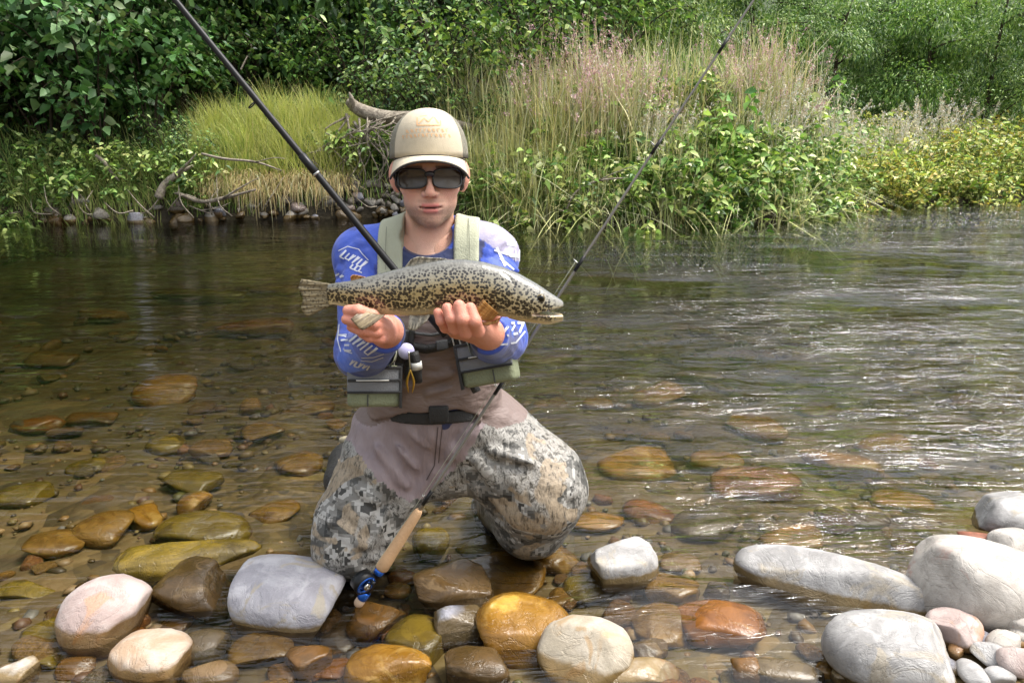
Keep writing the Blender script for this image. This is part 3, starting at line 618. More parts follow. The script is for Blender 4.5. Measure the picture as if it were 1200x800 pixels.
lh = [make_herb('bank_herb', 'small leafy plant with tiny leaves', 'small plants on the undercut bank', 65+i, .34, MD+('#7d9450', '#9aa96a'), .06, 14, 14, .24, .45) for i in range(3)]
for i in range(75):
    px = -10+rr.rand()*270 if i < 50 else 380+rr.rand()*70; dist = (-.06 if px < 60 else .18)+.4*rr.rand() if i < 50 else .3+.3*rr.rand(); x, y, z = wpos(px, dist); again(lh[i % 3], x, y, rr.rand()*6.28, .6+.8*rr.rand(), .03)
# -- reeds: clumps of tall stems, some with pinkish plumes
def make_reed(name, label, group, seed, h, n, hexes, tip, plume=None, wd=.013, spread=.26, lean=.55):
    r = np.random.RandomState(seed); b = np.stack([r.normal(size=n)*spread, r.normal(size=n)*spread*.7, np.full(n, -.08)], 1); hh = h*(.55+.55*r.rand(n)); az = r.rand(n)*6.28; ln = np.abs(r.normal(size=n))*lean
    V, F, C = blades(b, hh, np.full(n, wd)*(.6+.8*r.rand(n)), ln, az, jitter(hexes, n, r), r, .6, jitter(tip, n, r, .2))
    root = empty(name, (0, 0, 0)); tag(root, label, 'reeds', group); mesh_obj('stems', V, F, M_STEM, root, C)
    if plume:
        m = 26; K = r.randint(n, size=n//2); top = []
        for j in K:
            tt = r.rand(m)*.28+.72; out = ln[j]*(tt*.4+.6*tt**2.2)*hh[j]; zz = hh[j]*(tt-.35*ln[j]**2*tt**2)
            top.append(b[j]+np.stack([np.cos(az[j])*out, np.sin(az[j])*out, zz], 1)+r.normal(size=(m, 3))*.010)
        c = np.vstack(top); q = len(c); L = .022+.022*r.rand(q); V, F, C = leaves(c, r.normal(size=(q, 3))*.5+np.array([0, 0, .8]), L, L*.28, jitter(plume, q, r, .25), r, .2, .3); mesh_obj('plumes', V, F, M_STEM, root, C)
    return root
TAN = ('#7d8248', '#938f5a', '#6c7a3e', '#a89c6c', '#566a32', '#b5aa80', '#4a5c2c')
rd = [make_reed('reed_clump', 'tall straw green reeds without plumes', 'plain reeds', 81+i, 1.0, 110, TAN, ('#b5ab78', '#cdbf96', '#97955c')) for i in range(3)]
pk = [make_reed('plumed_reed_clump', 'tall reeds topped with pinkish purple plumes', 'pink plumed reeds', 91+i, 1.15, 90, TAN, ('#b79a86', '#bfa090'), ('#a98590', '#b98f8c', '#8f7078', '#c7a398')) for i in range(2)]
dr = [make_reed('dry_stalk_clump', 'pale dry leaning seed stalks', 'pale dry stalks', 95+i, .95, 80, ('#b3a68c', '#9a8d74', '#c7bda6'), ('#c9bfa8', '#b8aa92'), ('#cfc6b0', '#b9ab94', '#a89884'), .006, .2, .5) for i in range(2)]
for i in range(64):
    px = 545+(rr.rand()**1.35)*350; dist = .10+1.6*rr.rand(); x, y, z = wpos(px, dist); again(rd[i % 3], x, y, rr.rand()*6.28, .34+.28*dist+.50*rr.rand())
for i, (px, dist) in enumerate([(650, 1.0), (680, .8), (705, 1.0), (730, .9), (690, 1.3), (872, 1.1), (888, 1.3), (862, 1.5), (640, 1.4)]):
    x, y, z = wpos(px, dist); again(pk[i % 2], x, y, rr.rand()*6.28, .8+.3*rr.rand(), .05)
for i, (px, dist) in enumerate([(895, .7), (905, .9), (930, .8), (950, .9), (970, 1.1), (990, 1.0), (1030, 1.5), (1060, 1.6), (1090, 1.8), (880, .8), (915, 1.2), (1045, 1.2), (760, .7), (780, .9), (1010, .8), (1120, 2.0)]):
    x, y, z = wpos(px, dist); again(dr[i % 2], x, y, rr.rand()*6.28, .75+.35*rr.rand())

ar = [make_reed('arching_sedge_clump', 'pale arching sedge', 'arching sedges over the water', 85+i, .75, 60, ('#a3a06a', '#8d9458', '#b8b084', '#7a8a4a'), ('#c4bc92', '#b0ac76'), None, .012, .12, 1.15) for i in range(3)]
for i in range(58):
    px = 548+rr.rand()*430; dist = -.04+.5*rr.rand()**1.4; x, y, z = wpos(px, dist); again(ar[i % 3], x, y, rr.rand()*6.28, .6+.5*rr.rand())
# -- grass: tussock with its hanging thatch, and the sward nobody could count
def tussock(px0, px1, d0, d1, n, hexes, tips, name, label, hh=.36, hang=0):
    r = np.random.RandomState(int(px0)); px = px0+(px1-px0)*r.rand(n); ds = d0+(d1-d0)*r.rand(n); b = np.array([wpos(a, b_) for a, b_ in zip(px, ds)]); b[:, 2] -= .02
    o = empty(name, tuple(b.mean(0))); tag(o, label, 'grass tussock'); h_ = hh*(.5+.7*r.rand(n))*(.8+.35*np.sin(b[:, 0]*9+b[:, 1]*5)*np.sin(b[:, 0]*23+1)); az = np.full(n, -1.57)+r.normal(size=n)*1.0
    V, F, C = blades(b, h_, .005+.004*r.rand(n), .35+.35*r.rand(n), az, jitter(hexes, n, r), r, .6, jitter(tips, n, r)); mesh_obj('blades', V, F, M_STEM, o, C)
    if hang:
        px = px0+(px1-px0)*(.05+.85*r.rand(hang)); b = np.array([wpos(a, d0+.10*q) for a, q in zip(px, r.rand(hang))]); b[:, 2] += .0
        st = np.stack([r.normal(size=hang)*.10, -.10-.14*r.rand(hang), np.zeros(hang)], 1); ln = (.05+.24*r.rand(hang)**1.5)*(.55+.75*np.abs(np.sin(px*.043+1)))*(1.1-.5*np.abs((px-px0)/(px1-px0)-.45)); pts = []; CC = []; FF = []
        V = []; ww = .006; c0 = jitter(('#a89468', '#b8a57c', '#8a7850', '#94845a', '#8a8450'), hang, r, .4)
        for j in range(4):
            tt = j/3; c = b+st*min(1, tt*1.8)+np.array([0, 0, 1.])*((.05*math.sin(tt*2.2))-ln*tt**1.6)[:, None]; w_ = ww*(1-.6*tt); V += [c-np.array([w_/2, 0, 0]), c+np.array([w_/2, 0, 0])]
        V = np.stack(V, 1); f = np.array([(0, 1, 3), (0, 3, 2), (2, 3, 5), (2, 5, 4), (4, 5, 7), (4, 7, 6)])
        mesh_obj('hanging_thatch', V.reshape(-1, 3), (f[None]+(np.arange(hang)*8)[:, None, None]).reshape(-1, 3), M_STEM, o, np.repeat(c0, 8, 0))
    return o
tussock(240, 432, .22, 1.0, 5600, ('#7f8a3c', '#98a04e', '#aaa85e', '#6f8238', '#b8ae6e'), ('#b5b56a', '#ccc284', '#9aa456'), 'grass_tussock', 'yellow green grass tussock with straw thatch hanging over the undercut bank', .46, 1500)  # lighter tip colours paint in the light that fine blades catch
tussock(200, 300, .1, .8, 1800, ('#5c7a34', '#7a8c42', '#4a6a2c'), ('#8ca052', '#9caa60'), 'grass_tussock', 'fresh green grass tussock between the leafy shrub and the yellow tussock', .34)
tussock(20, 190, .02, .35, 1500, ('#5c7a38', '#7a8a4c', '#8d8a5a'), ('#a3a46a', '#8c9a58'), 'grass_tussock', 'thin grass fringe under the broad leaved shrubs', .3)
tussock(425, 560, .5, 1.2, 2600, ('#5c8038', '#6f9444', '#4a6e30'), ('#86a456', '#9cb068'), 'grass_tussock', 'fresh green grass tussock above the driftwood log and roots', .30)
tussock(545, 680, .05, .6, 1600, ('#7d8a48', '#9a9a5c', '#667a3a'), ('#b3a970', '#a3a45e'), 'grass_tussock', 'straw green grass fringe at the foot of the plain reeds', .42)
N = 26000; r = np.random.RandomState(9); x = -7+16*r.rand(N); d = .12+4.2*r.rand(N)**1.3; y = bank_y(x)+d; z = bank_h(x, y)-.02; b = np.stack([x, y, z], 1)
V, F, C = blades(b, .14+.24*r.rand(N), .006+.006*r.rand(N), .3+.5*r.rand(N), r.rand(N)*6.28, jitter(('#4d6a2c', '#5f7a36', '#7a8a48', '#3d5726', '#8d8f58'), N, r), r, .5, None, 3)
tag(mesh_obj('bank_grass', V, F, M_STEM, None, C), 'short rough grass covering the soil of the far bank', 'grass', kind='stuff')

# -- driftwood, roots, dead twigs
root = empty('driftwood_log', P(430, 132, 8.75)); tag(root, 'bleached driftwood log lying across the top of the bare roots', 'log')
tube_obj('trunk', [P(408, 118, 8.62), P(424, 130, 8.6), P(455, 138, 8.62), P(500, 138, 8.7), P(556, 150, 8.8)], [.05, .075, .075, .06, .035], M_DRIFT, root, 22, 10)
tube_obj('broken_stub', [P(414, 128, 8.6), P(412, 116, 8.52), P(409, 108, 8.5)], [.045, .03, .006], M_DRIFT, root, 8, 7)
root = empty('root_tangle', P(440, 240, 8.5)); tag(root, 'tangle of bare pale roots hanging down the eroded bank below the log', 'roots')
r = np.random.RandomState(77)
for i in range(34):
    x0 = 405+r.rand()*75; y0 = 132+r.rand()*25; x1 = x0+r.normal()*34; y1 = min(250, y0+25+80*r.rand()); Y0 = 8.52+.1*r.rand()
    tube_obj('root', [P(x0, y0, Y0), P(x0+r.normal()*24, y0*.65+y1*.35, Y0-.10), P(x1*.6+x0*.4+r.normal()*20, y0*.3+y1*.7, Y0-.08), P(x1, y1, Y0-.05)], [.006+.014*r.rand()**2, .005+.008*r.rand(), .006, .003], M_DRIFT, root, 12, 6)
for lab, pts, rad in [('thick pale driftwood branch stuck in the stones of the undercut bank', [(186, 232), (192, 218), (205, 206), (226, 194)], (.05, .04, .035, .012)),
                      ('forked grey dead branch leaning out of the broad leaved shrub', [(112, 182), (122, 190), (132, 204), (140, 212)], (.018, .02, .016, .008)),
                      ('curved pale dead branch trailing from the bank foot into the reeds shade', [(664, 246), (674, 226), (700, 212), (742, 208)], (.008, .012, .012, .006)),
                      ('thin pale dead twig dipping to the water below the reeds', [(655, 246), (680, 252), (705, 248), (716, 236)], (.008, .01, .009, .005)),
                      ('dead twig sticking up through the grass beyond the black rod', [(282, 82), (286, 74), (290, 66)], (.008, .008, .005)),
                      ('grey dead branch lying along the stones under the hanging thatch', [(205, 225), (235, 236), (262, 232), (300, 222)], (.02, .022, .02, .01)),
                      ('thin pale root arching down the undercut bank beside the thatch', [(236, 180), (262, 186), (300, 190), (330, 200)], (.012, .014, .012, .006))]:
    Y0 = 7.75 if pts[0][0] > 600 else 8.0; b_ = empty('dead_branch', P(*pts[0], Y0)); tag(b_, lab, 'branch')
    tube_obj('stem', [P(a, c, Y0+.02*i) for i, (a, c) in enumerate(pts)], rad, M_DRIFT, b_, 14, 7)
    a, c = pts[len(pts)//2]; q = pts[-1]; tube_obj('side_twig', [P(a, c, Y0+.03), P((a+q[0])/2+6, (c+q[1])/2-10, Y0-.03), P(q[0]+4, q[1]-14, Y0-.05)], (rad[2]*.6, rad[2]*.4, .003), M_DRIFT, b_, 7, 5)
for i in range(26):
    px = 5+r.rand()*430; x, y, z = wpos(px, .02+.25*r.rand()); L = .18+.3*r.rand(); a = r.rand()*3.14; b_ = empty('dead_twig', (x, y, z))
    tag(b_, 'small dead twig caught on the stony undercut bank', 'twig', 'dead twigs on the undercut bank')
    tube_obj('stem', [(x-math.cos(a)*L/2, y-.08, .04+.1*r.rand()), (x+.03*r.normal(), y-.14, .10+.2*r.rand()), (x+math.cos(a)*L/2, y-.05, .1+.35*r.rand())], (.008, .007, .003), M_DRIFT, b_, 8, 5)
# -- stones of the undercut bank
bs = []
for i in range(6):
    o = mesh_obj('bank_stone', stone_shape(500+i, (1, .8, .7), .75, 6, .05, ICO3), ICO3[1], SM[('slate', 'bankdark', 'bankgrey', 'plum', 'bankdark', 'bankgrey')[i]], smooth=True); bs.append(o.data); bpy.data.objects.remove(o)
lab = ['slate grey', 'dark brown', 'grey', 'plum brown', 'dark brown', 'grey']
for i in range(120):
    if i < 62: px = 30+rr.rand()*390; s = .05+.17*rr.rand()**1.6; zz = .0+.22*rr.rand()**1.5
    else: px = 395+rr.rand()*80; s = .06+.09*rr.rand(); zz = .02+.40*rr.rand()
    x, y, z = wpos(px, 0); dd = .02
    while float(bank_h(x, y+dd)) < zz and dd < .5: dd += .02
    k = rr.randint(6); o = bpy.data.objects.new('bank_stone', bs[k]); COL.objects.link(o); o.location = (x, y+dd-.03, zz); o.rotation_euler = tuple(rr.normal(size=3)*.5); o.scale = (s, s, s*(.7+.4*rr.rand()))
    where = 'stone at the waterline of the undercut bank' if i < 62 else 'stone packed in the eroded bank below the roots'
    tag(o, lab[k]+' '+where, 'rock', where.replace('stone', 'stones', 1))
# ------------------------------------------------------------------ the angler
def A3(v): return np.array(tuple(v), float)
HEAD = P(503.5, 207, 1.745)                       # between the ears, at eye level
NB = P(502, 282, 1.785)
S1, S2 = P(424, 301, 1.78), P(573, 297, 1.78)     # shoulder joints
E1, E2 = P(426, 412, 1.60), P(584, 396, 1.60)     # elbows
W1, W2 = P(453, 388, 1.375), P(572, 391, 1.375)   # wrists
CH, WA = P(503, 355, 1.785), P(507, 478, 1.80)
H1, H2 = P(462, 512, 1.825), P(556, 506, 1.825)
K1, K2 = P(417, 628, 1.735), P(630, 572, 1.80)
K2B = P(622, 604, 1.84)
A1, A2 = P(408, 552, 2.08), P(580, 592, 2.12)
HT = Matrix.Rotation(math.radians(6), 3, 'Z') @ Matrix.Rotation(math.radians(-5), 3, 'X')    # face lifted to the camera
HTi = np.array(HT.inverted())
def to_head(p):
    q = [p[i]-HEAD[i] for i in range(3)]
    return tuple(HTi[i, 0]*q[0]+HTi[i, 1]*q[1]+HTi[i, 2]*q[2] for i in range(3))
def from_head(v): return HEAD+HT@Vector(v)
def head_sdf(p):
    q = to_head(p); x, y, z = q; ax = (np.abs(x), y, z)
    d = ell(q, (0, .015, .045), (.074, .097, .088))
    d = smin(d, ell(q, (0, -.030, -.035), (.058, .062, .073)), .03)
    d = smin(d, ell(ax, (.027, .002, -.055), (.026, .043, .026)), .024)         # jaw corners
    d = smin(d, ell(q, (0, -.064, -.092), (.020, .024, .017)), .022)              # chin
    d = smin(d, ell(ax, (.042, -.058, -.022), (.022, .020, .017)), .02)           # cheekbones
    d = smin(d, ell(q, (0, -.078, .022), (.052, .018, .012)), .015)               # brow
    d = smax(d, -ell(ax, (.031, -.098, .002), (.017, .016, .012)), .012)          # eye sockets
    d = smin(d, ell(ax, (.031, -.074, .001), (.014, .012, .011)), .004)           # eyeballs under lids
    d = smin(d, cone(q, (0, -.086, .012), (0, -.108, -.030), .0065, .0085), .009)   # nose ridge
    d = smin(d, ell(q, (0, -.109, -.034), (.0105, .0115, .0095)), .006)
    d = smin(d, ell(ax, (.0125, -.096, -.0365), (.0075, .010, .0070)), .004)
    d = smax(d, -cone(ax, (.0185, -.1005, -.040), (.031, -.092, -.064), .0012, .0012), .008)
    d = smax(d, -ell(ax, (.006, -.108, -.0445), (.0035, .005, .003)), .003)
    d = smin(d, ell(q, (0, -.079, -.062), (.030, .016, .016)), .014)              # muzzle
    d = smin(d, ell(ax, (.007, -.0925, -.0605), (.014, .0060, .0036)), .0035)      # upper lip
    d = smin(d, ell(q, (0, -.0915, -.0718), (.0165, .0072, .0054)), .0035)          # lower lip
    d = smax(d, -ell(q, (0, -.099, -.0657), (.017, .0095, .0020)), .002)
    d = smax(d, -ell(ax, (.020, -.090, -.0640), (.006, .010, .0016)), .003)           # parted mouth
    e = ell(ax, (.0735, .016, -.008), (.007, .015, .026)); e = smax(e, -ell(ax, (.081, .004, -.008), (.005, .009, .016)), .005)
    d = smin(d, e, .008)
    d = smin(d, ell(ax, (.070, .020, .005), (.02, .03, .03)), .02)
    nb = to_head(tuple(NB))
    d = smin(d, cone(q, (0, .028, -.055), (nb[0], nb[1]+.015, nb[2]), .052, .060), .022)
    d = smin(d, cone(p, NB+Vector((0, .02, .0)), NB+Vector((0, .0, -.07)), .062, .085), .03)
    return d
def trunk_sdf(p, o=0.0):
    d = cone(p, CH, WA, .155+o, .142+o, .72)
    d = smin(d, cone(p, S1, S2, .056+o, .056+o, 1.0), .06)
    d = smin(d, cone(p, NB+Vector((0, .02, -.01)), (S1*.6+NB*.4), .06+o*.6, .05+o, 1), .05)
    d = smin(d, cone(p, NB+Vector((0, .02, -.01)), (S2*.6+NB*.4), .06+o*.6, .05+o, 1), .05)
    return d
def arms_sdf(p, o=0.0, wr=.030):
    d = smin(cone(p, S1, E1, .056+o, .045+o), cone(p, E1, W1, .045+o, wr+o), .03)
    e = smin(cone(p, S2, E2, .056+o, .045+o), cone(p, E2, W2, .045+o, wr+o), .03)
    return np.minimum(d, e)
# hands: fingers close round the fish from below, in front of it
FY = 1.30
def fingers(p, chains, palm, wr, k=.010):
    d = None
    for pts, ra in chains:
        c = None
        for i in range(len(pts)-1):
            q = cone(p, pts[i], pts[i+1], ra[i]*.94, ra[i+1]*.94); c = q if c is None else smin(c, q, .0035)
        d = c if d is None else smin(d, c, .0015)
    m = None
    for a, b, ra, rb in palm:
        q = cone(p, a, b, ra, rb); m = q if m is None else smin(m, q, .012)
    return smin(d, m, k)
def V3(px, py, Y): return P(px, py, Y)
H1_CH = [([V3(448, 380, 1.305), V3(436, 370, 1.268), V3(420, 364, 1.254), V3(408, 364, 1.262)], (.0125, .012, .0115, .0105)),
         ([V3(450, 386, 1.305), V3(437, 380, 1.264), V3(420, 377, 1.250), V3(406, 374, 1.258)], (.0122, .0115, .011, .0098)),
         ([V3(452, 392, 1.310), V3(440, 389, 1.270), V3(424, 387, 1.256), V3(412, 383, 1.264)], (.012, .011, .0105, .0092)),
         ([V3(455, 396, 1.320), V3(446, 397, 1.282), V3(433, 395, 1.268), V3(424, 391, 1.272)], (.011, .0098, .0092, .0082)),
         ([V3(458, 380, 1.35), V3(448, 362, 1.345), V3(436, 352, 1.335), V3(428, 347, 1.335)], (.014, .013, .0115, .010))]
H1_PALM = [(W1, V3(448, 382, 1.318), .024, .016), (W1, V3(453, 394, 1.325), .024, .015), (W1, V3(450, 388, 1.315), .026, .018)]
H2_CH = [([V3(562, 384, 1.300), V3(560, 388, 1.262), V3(556, 376, 1.243), V3(551, 361, 1.252)], (.0125, .0125, .012, .0108)),
         ([V3(552, 386, 1.300), V3(546, 389, 1.258), V3(542, 374, 1.240), V3(538, 358, 1.250)], (.0125, .0122, .0118, .0108)),
         ([V3(541, 386, 1.302), V3(533, 385, 1.262), V3(529, 373, 1.246), V3(524, 361, 1.254)], (.0122, .0115, .011, .0100)),
         ([V3(530, 386, 1.312), V3(522, 384, 1.276), V3(517, 376, 1.262), V3(513, 366, 1.266)], (.011, .0098, .0094, .0085)),
         ([V3(572, 386, 1.355), V3(578, 372, 1.350), V3(576, 356, 1.342), V3(572, 345, 1.338)], (.014, .013, .0115, .010))]
H2_PALM = [(W2, V3(560, 386, 1.312), .024, .016), (W2, V3(548, 388, 1.315), .024, .016), (W2, V3(534, 388, 1.325), .022, .014)]
def hand1(p): return smin(fingers(p, H1_CH, H1_PALM, W1), cone(p, W1, W1+(E1-W1)*.35, .027, .031), .015)
def hand2(p): return smin(fingers(p, H2_CH, H2_PALM, W2), cone(p, W2, W2+(E2-W2)*.35, .027, .031), .015)
def legs_sdf(p, o=0.0):
    d = smin(cone(p, H1, K1, .105+o, .092+o), cone(p, K1, A1, .090+o, .060+o), .03)
    d = smin(d, cone(p, K1, K1+Vector((.0, .05, -.05)), .088+o, .08+o), .03)
    e = smin(cone(p, H2, K2, .115+o, .108+o), cone(p, K2, K2B, .106+o, .088+o), .05)
    e = smin(e, cone(p, K2B, A2, .085+o, .058+o), .03)
    return smin(d, e, .03)

person = empty('person', (float(NB.x), 1.82, -.06))
tag(person, 'kneeling angler in cap, sunglasses, blue shirt and waders holding up a trout', 'person')
# skin
t = NT('skin'); at = t.n('Attribute', attribute_name='Col').outputs[0]; co = t.coords()
pore = t.noise(420, 3, .6, co); c2 = t.mix(t.math('MULTIPLY', t.noise(38, 3, .6, co), .35), at, t.mix(1, at, (.80, .66, .62), 'MULTIPLY'))
M_SKIN = t.done(t.bsdf(c2, .46, t.bump(pore, .0012), Subsurface_Weight=.12, Subsurface_Radius=(.012, .005, .003), Subsurface_Scale=.6, Specular_IOR_Level=.4))
hv = nets(head_sdf, tuple(HEAD+Vector((-.11, -.15, -.22))), tuple(HEAD+Vector((.11, .14, .16))), .0025)
a1 = [W1[i] for i in range(3)]
h1v = nets(hand1, (min(W1.x, -.33)-.06, 1.20, W1.z-.10), (W1.x+.07, 1.47, W1.z+.12), .0022)
h2v = nets(hand2, (W2.x-.16, 1.19, W2.z-.10), (W2.x+.08, 1.47, W2.z+.13), .0022)
body_f = lambda p: smin(smin(trunk_sdf(p, -.018), arms_sdf(p, -.006, .034), .03), legs_sdf(p, -.03), .05)
bv = nets(body_f, (-.50, 1.35, -.1), (.16, 2.2, 1.0), .010)
def skin_cols(V):
    n = len(V); q = (np.asarray(V)-np.array(HEAD[:]))@HTi.T; x, y, z = q[:, 0], q[:, 1], q[:, 2]
    base = np.tile(np.array(lin('#e2b49c')), (n, 1))
    def blend(c, m): m = np.clip(m, 0, 1)[:, None]; base[:] = base*(1-m)+np.array(lin(c))*m
    blend('#cf8f7c', np.exp(-((np.abs(x)-.042)**2/.0004+(z+.030)**2/.0005))*.5*(y < -.03))
    blend('#cc8876', np.exp(-(x**2/.0002+(z+.033)**2/.0003))*.5*(y < -.08))
    jaw = (np.clip((-.045-z)/.02, 0, 1)*np.clip((z+.128)/.02, 0, 1)*np.clip((-y+.012)/.02, 0, 1))
    side = np.clip((np.abs(x)-.052)/.008, 0, 1)*np.clip((.02-z)/.03, 0, 1)*np.clip((z+.10)/.02, 0, 1)*np.clip((-y+.0)/.02, 0, 1)*np.clip((y+.055)/.02, 0, 1)
    cheek = np.exp(-((np.abs(x)-.036)**2/.0003+(z+.05)**2/.00035))
    rs = np.random.RandomState(4); spk = .75+.5*rs.rand(n)
    beard = np.clip(np.maximum(jaw*(1-.85*cheek), side*.9), 0, 1); mous = np.exp(-((z+.0515)**2/.00003+x**2/.0009))*(y < -.07)
    blend('#5d4838', np.clip(.62*np.maximum(beard*(.55+.45*np.clip((np.abs(x)-.018)/.02, 0, 1)+.35*(z < -.085)), .9*mous)*spk, 0, .75))
    lip = np.exp(-((z+.0600)**2/.000020))*np.clip((.021-np.abs(x))/.004, 0, 1)*(y < -.075)+np.exp(-((z+.0715)**2/.000028))*np.clip((.018-np.abs(x))/.004, 0, 1)*(y < -.075)
    blend('#c4736c', lip*.95); blend('#4a2020', np.exp(-((z+.0655)**2/.000004))*np.clip((.019-np.abs(x))/.003, 0, 1)*(y < -.075))
    blend('#d08d7c', ((np.abs(x) > .074) & (z > -.05) & (z < .03))*.6)
    blend('#4a372a', np.exp(-((z-.019)**2/.00002))*((np.abs(x) > .014) & (np.abs(x) < .052) & (y < -.05))*.8)
    return base
hand_c = lambda V, ch: _hand_cols(V, ch)
def _hand_cols(V, ch):
    V = np.asarray(V); c = np.tile(np.array(lin('#c98d78')), (len(V), 1)); 
    for pts, ra in ch:
        for i, s in ((1, .012), (2, .011), (3, .010)):
            d = np.linalg.norm(V-np.array(pts[i][:]), axis=1); m = np.exp(-(d/s)**2*.8)[:, None]*(.45 if i < 3 else .55); c = c*(1-m)+np.array(lin('#cf8070'))*m
    return c
Bv, Bf, Bc = join((hv[0], hv[1], skin_cols(hv[0])), (h1v[0], h1v[1], _hand_cols(h1v[0], H1_CH)), (h2v[0], h2v[1], _hand_cols(h2v[0], H2_CH)), (bv[0], bv[1], np.tile(np.array(lin('#d3a48c')), (len(bv[0]), 1))))
body = mesh_obj('body', Bv, Bf, M_SKIN, person, Bc, True)
# finger nails on the finger that shows its tip
# hair below the cap
M_HAIR = plain('brown_hair', '#2e2219', .7, .004, 260, .4)
def hair_f(p):
    q = to_head(p); x, y, z = q; d = ell(q, (0, .017, .045), (.0775, .100, .091)); side = ell((np.abs(x), y, z), (.066, -.018, .0), (.012, .022, .032)); d = np.minimum(d, side)
    d = smax(d, z-.07, .004); d = smax(d, -(y+.035)-z*.2, .006); d = smax(d, -(z+.05), .006); d = smax(d, -ell((np.abs(x), y, z), (.08, .012, -.018), (.02, .024, .034)), .004); return d+.0012*sn(p, 500, 3)
mesh_obj('hair', *nets(hair_f, tuple(HEAD+Vector((-.1, -.11, -.09))), tuple(HEAD+Vector((.1, .15, .12))), .003), M_HAIR, person, smooth=True)

# cap
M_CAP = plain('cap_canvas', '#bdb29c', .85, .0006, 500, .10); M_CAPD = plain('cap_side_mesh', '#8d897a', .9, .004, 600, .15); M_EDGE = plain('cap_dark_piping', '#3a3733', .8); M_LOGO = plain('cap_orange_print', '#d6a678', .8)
cap = None
def cap_shape(th, ph, a=.0850, b=.1030, c=.1020):
    """th: 0 front .. pi back (signed), ph: 0 rim .. 1 top"""
    u = ph*math.pi/2; k = math.cos(u)**.85; zz = .040+c*math.sin(u)**.88
    fr = max(0, math.cos(th)); return Vector((a*k*math.sin(th), .014-b*k*math.cos(th)-(.010*fr**2*math.sin(2*u)), zz+.006*fr*math.sin(2*u)))
nT, nP = 64, 18; V = []; F = []; FM = []
for j in range(nP+1):
    for i in range(nT):
        th = -math.pi+2*math.pi*i/nT; V.append(from_head(cap_shape(th, j/nP*.995))[:])
for j in range(nP):
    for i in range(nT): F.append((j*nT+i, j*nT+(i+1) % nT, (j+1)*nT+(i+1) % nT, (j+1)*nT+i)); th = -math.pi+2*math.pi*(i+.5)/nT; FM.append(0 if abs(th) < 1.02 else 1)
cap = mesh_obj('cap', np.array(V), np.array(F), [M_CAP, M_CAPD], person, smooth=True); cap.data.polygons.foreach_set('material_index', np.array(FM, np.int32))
sm = cap.modifiers.new('thick', 'SOLIDIFY'); sm.thickness = .003; sm.offset = 1
def brim_pt(s, tt, low=0):
    th = s*1.12; r_ = cap_shape(th, 0); out = .066*tt*(math.cos(th*1.12))**.7 if math.cos(th*1.12) > 0 else 0
    return from_head((r_.x*(1+.10*tt), r_.y-out, r_.z+.004-.034*abs(s)**2.2*(.25+.75*tt)-.012*tt-low))
V = []; F = []; nS, nQ = 40, 8
for s_ in range(2):
    for j in range(nQ+1):
        for i in range(nS+1): V.append(brim_pt(-1+2*i/nS, j/nQ, .0035*s_)[:])
W_ = nS+1; o2 = W_*(nQ+1)
for j in range(nQ):
    for i in range(nS): a = j*W_+i; F += [(a, a+1, a+W_+1, a+W_), (a+o2, a+W_+o2, a+W_+1+o2, a+1+o2)]
for i in range(nS): a = nQ*W_+i; F.append((a, a+1, a+1+o2, a+o2))
mesh_obj('brim', np.array(V), np.array(F), M_CAP, cap, smooth=True)
mesh_obj('brim_edge', *tube([brim_pt(-1+2*i/40, 1.0, .002) for i in range(41)], [.0026]*41, 6), M_EDGE, cap, smooth=True)
mesh_obj('brim_seam', *tube([brim_pt(-1+2*i/40, .04, -.001) for i in range(41)], [.0016]*41, 5), M_EDGE, cap, smooth=True)
mesh_obj('button', *tube([from_head((0, .014, .139)), from_head((0, .014, .147))], [.007, .004], 10), M_CAP, cap, smooth=True)

def bvh_of(o):
    me = o.data; return BVHTree.FromPolygons([v.co[:] for v in me.vertices], [p.vertices[:] for p in me.polygons])
CAMP = Vector((0, 0, CAMH))
def hit(bvh, px, py, off=.0012):
    d = ray(px, py).normalized(); h_, n_, i_, _ = bvh.ray_cast(CAMP, d)
    if h_ is None: return None
    if n_.dot(d) > 0: n_ = -n_
    return h_+n_*off
def ribbon(bvh, strokes, off=.0014, thick=0.0):
    """printed strokes [(points, width_px)] laid on the cloth -> V, F"""
    V = []; F = []
    for pts, wd in strokes:
        pts = [np.array(q, float) for q in pts]; seg = []
        for a, b in zip(pts[:-1], pts[1:]):
            m = max(2, int(np.linalg.norm(b-a)/2.0)+1); seg += [a+(b-a)*k/m for k in range(m)]
        seg.append(pts[-1]); prev = None
        for i, q in enumerate(seg):
            dv = seg[min(i+1, len(seg)-1)]-seg[max(i-1, 0)]; dv /= np.linalg.norm(dv)+1e-9; nrm = np.array([-dv[1], dv[0]])*wd/2
            A, B = hit(bvh, *(q-nrm), off), hit(bvh, *(q+nrm), off)
            if A is None or B is None or (A-B).length > wd*.009+.004: prev = None; continue
            V += [A[:], B[:]]; k = len(V)
            if prev is not None and (Vector(V[k-4])-A).length < .02: F.append((k-4, k-3, k-1, k-2))
            prev = k
    return (np.array(V), np.array(F)) if F else None
def print_on(name, bvh, strokes, mat, parent, off=.0014):
    rv = ribbon(bvh, strokes, off)
    if rv is not None: return mesh_obj(name, rv[0], rv[1], mat, parent, smooth=True)
def box_strokes(x0, y0, x1, y1, w_): return [([(x0, y0), (x1, y0)], w_), ([(x1, y0), (x1, y1)], w_), ([(x1, y1), (x0, y1)], w_), ([(x0, y1), (x0, y0)], w_)]
cb = BVHTree.FromPolygons([(v.co+Vector((0, -.0035, 0)))[:] for v in cap.data.vertices], [p.vertices[:] for p in cap.data.polygons])
lg = box_strokes(489, 134, 516, 147, 1.2)+[([(491, 145), (497, 139), (502, 143), (508, 137), (514, 145)], 1.2), ([(492, 137), (500, 136)], 1)]
rs = np.random.RandomState(8)
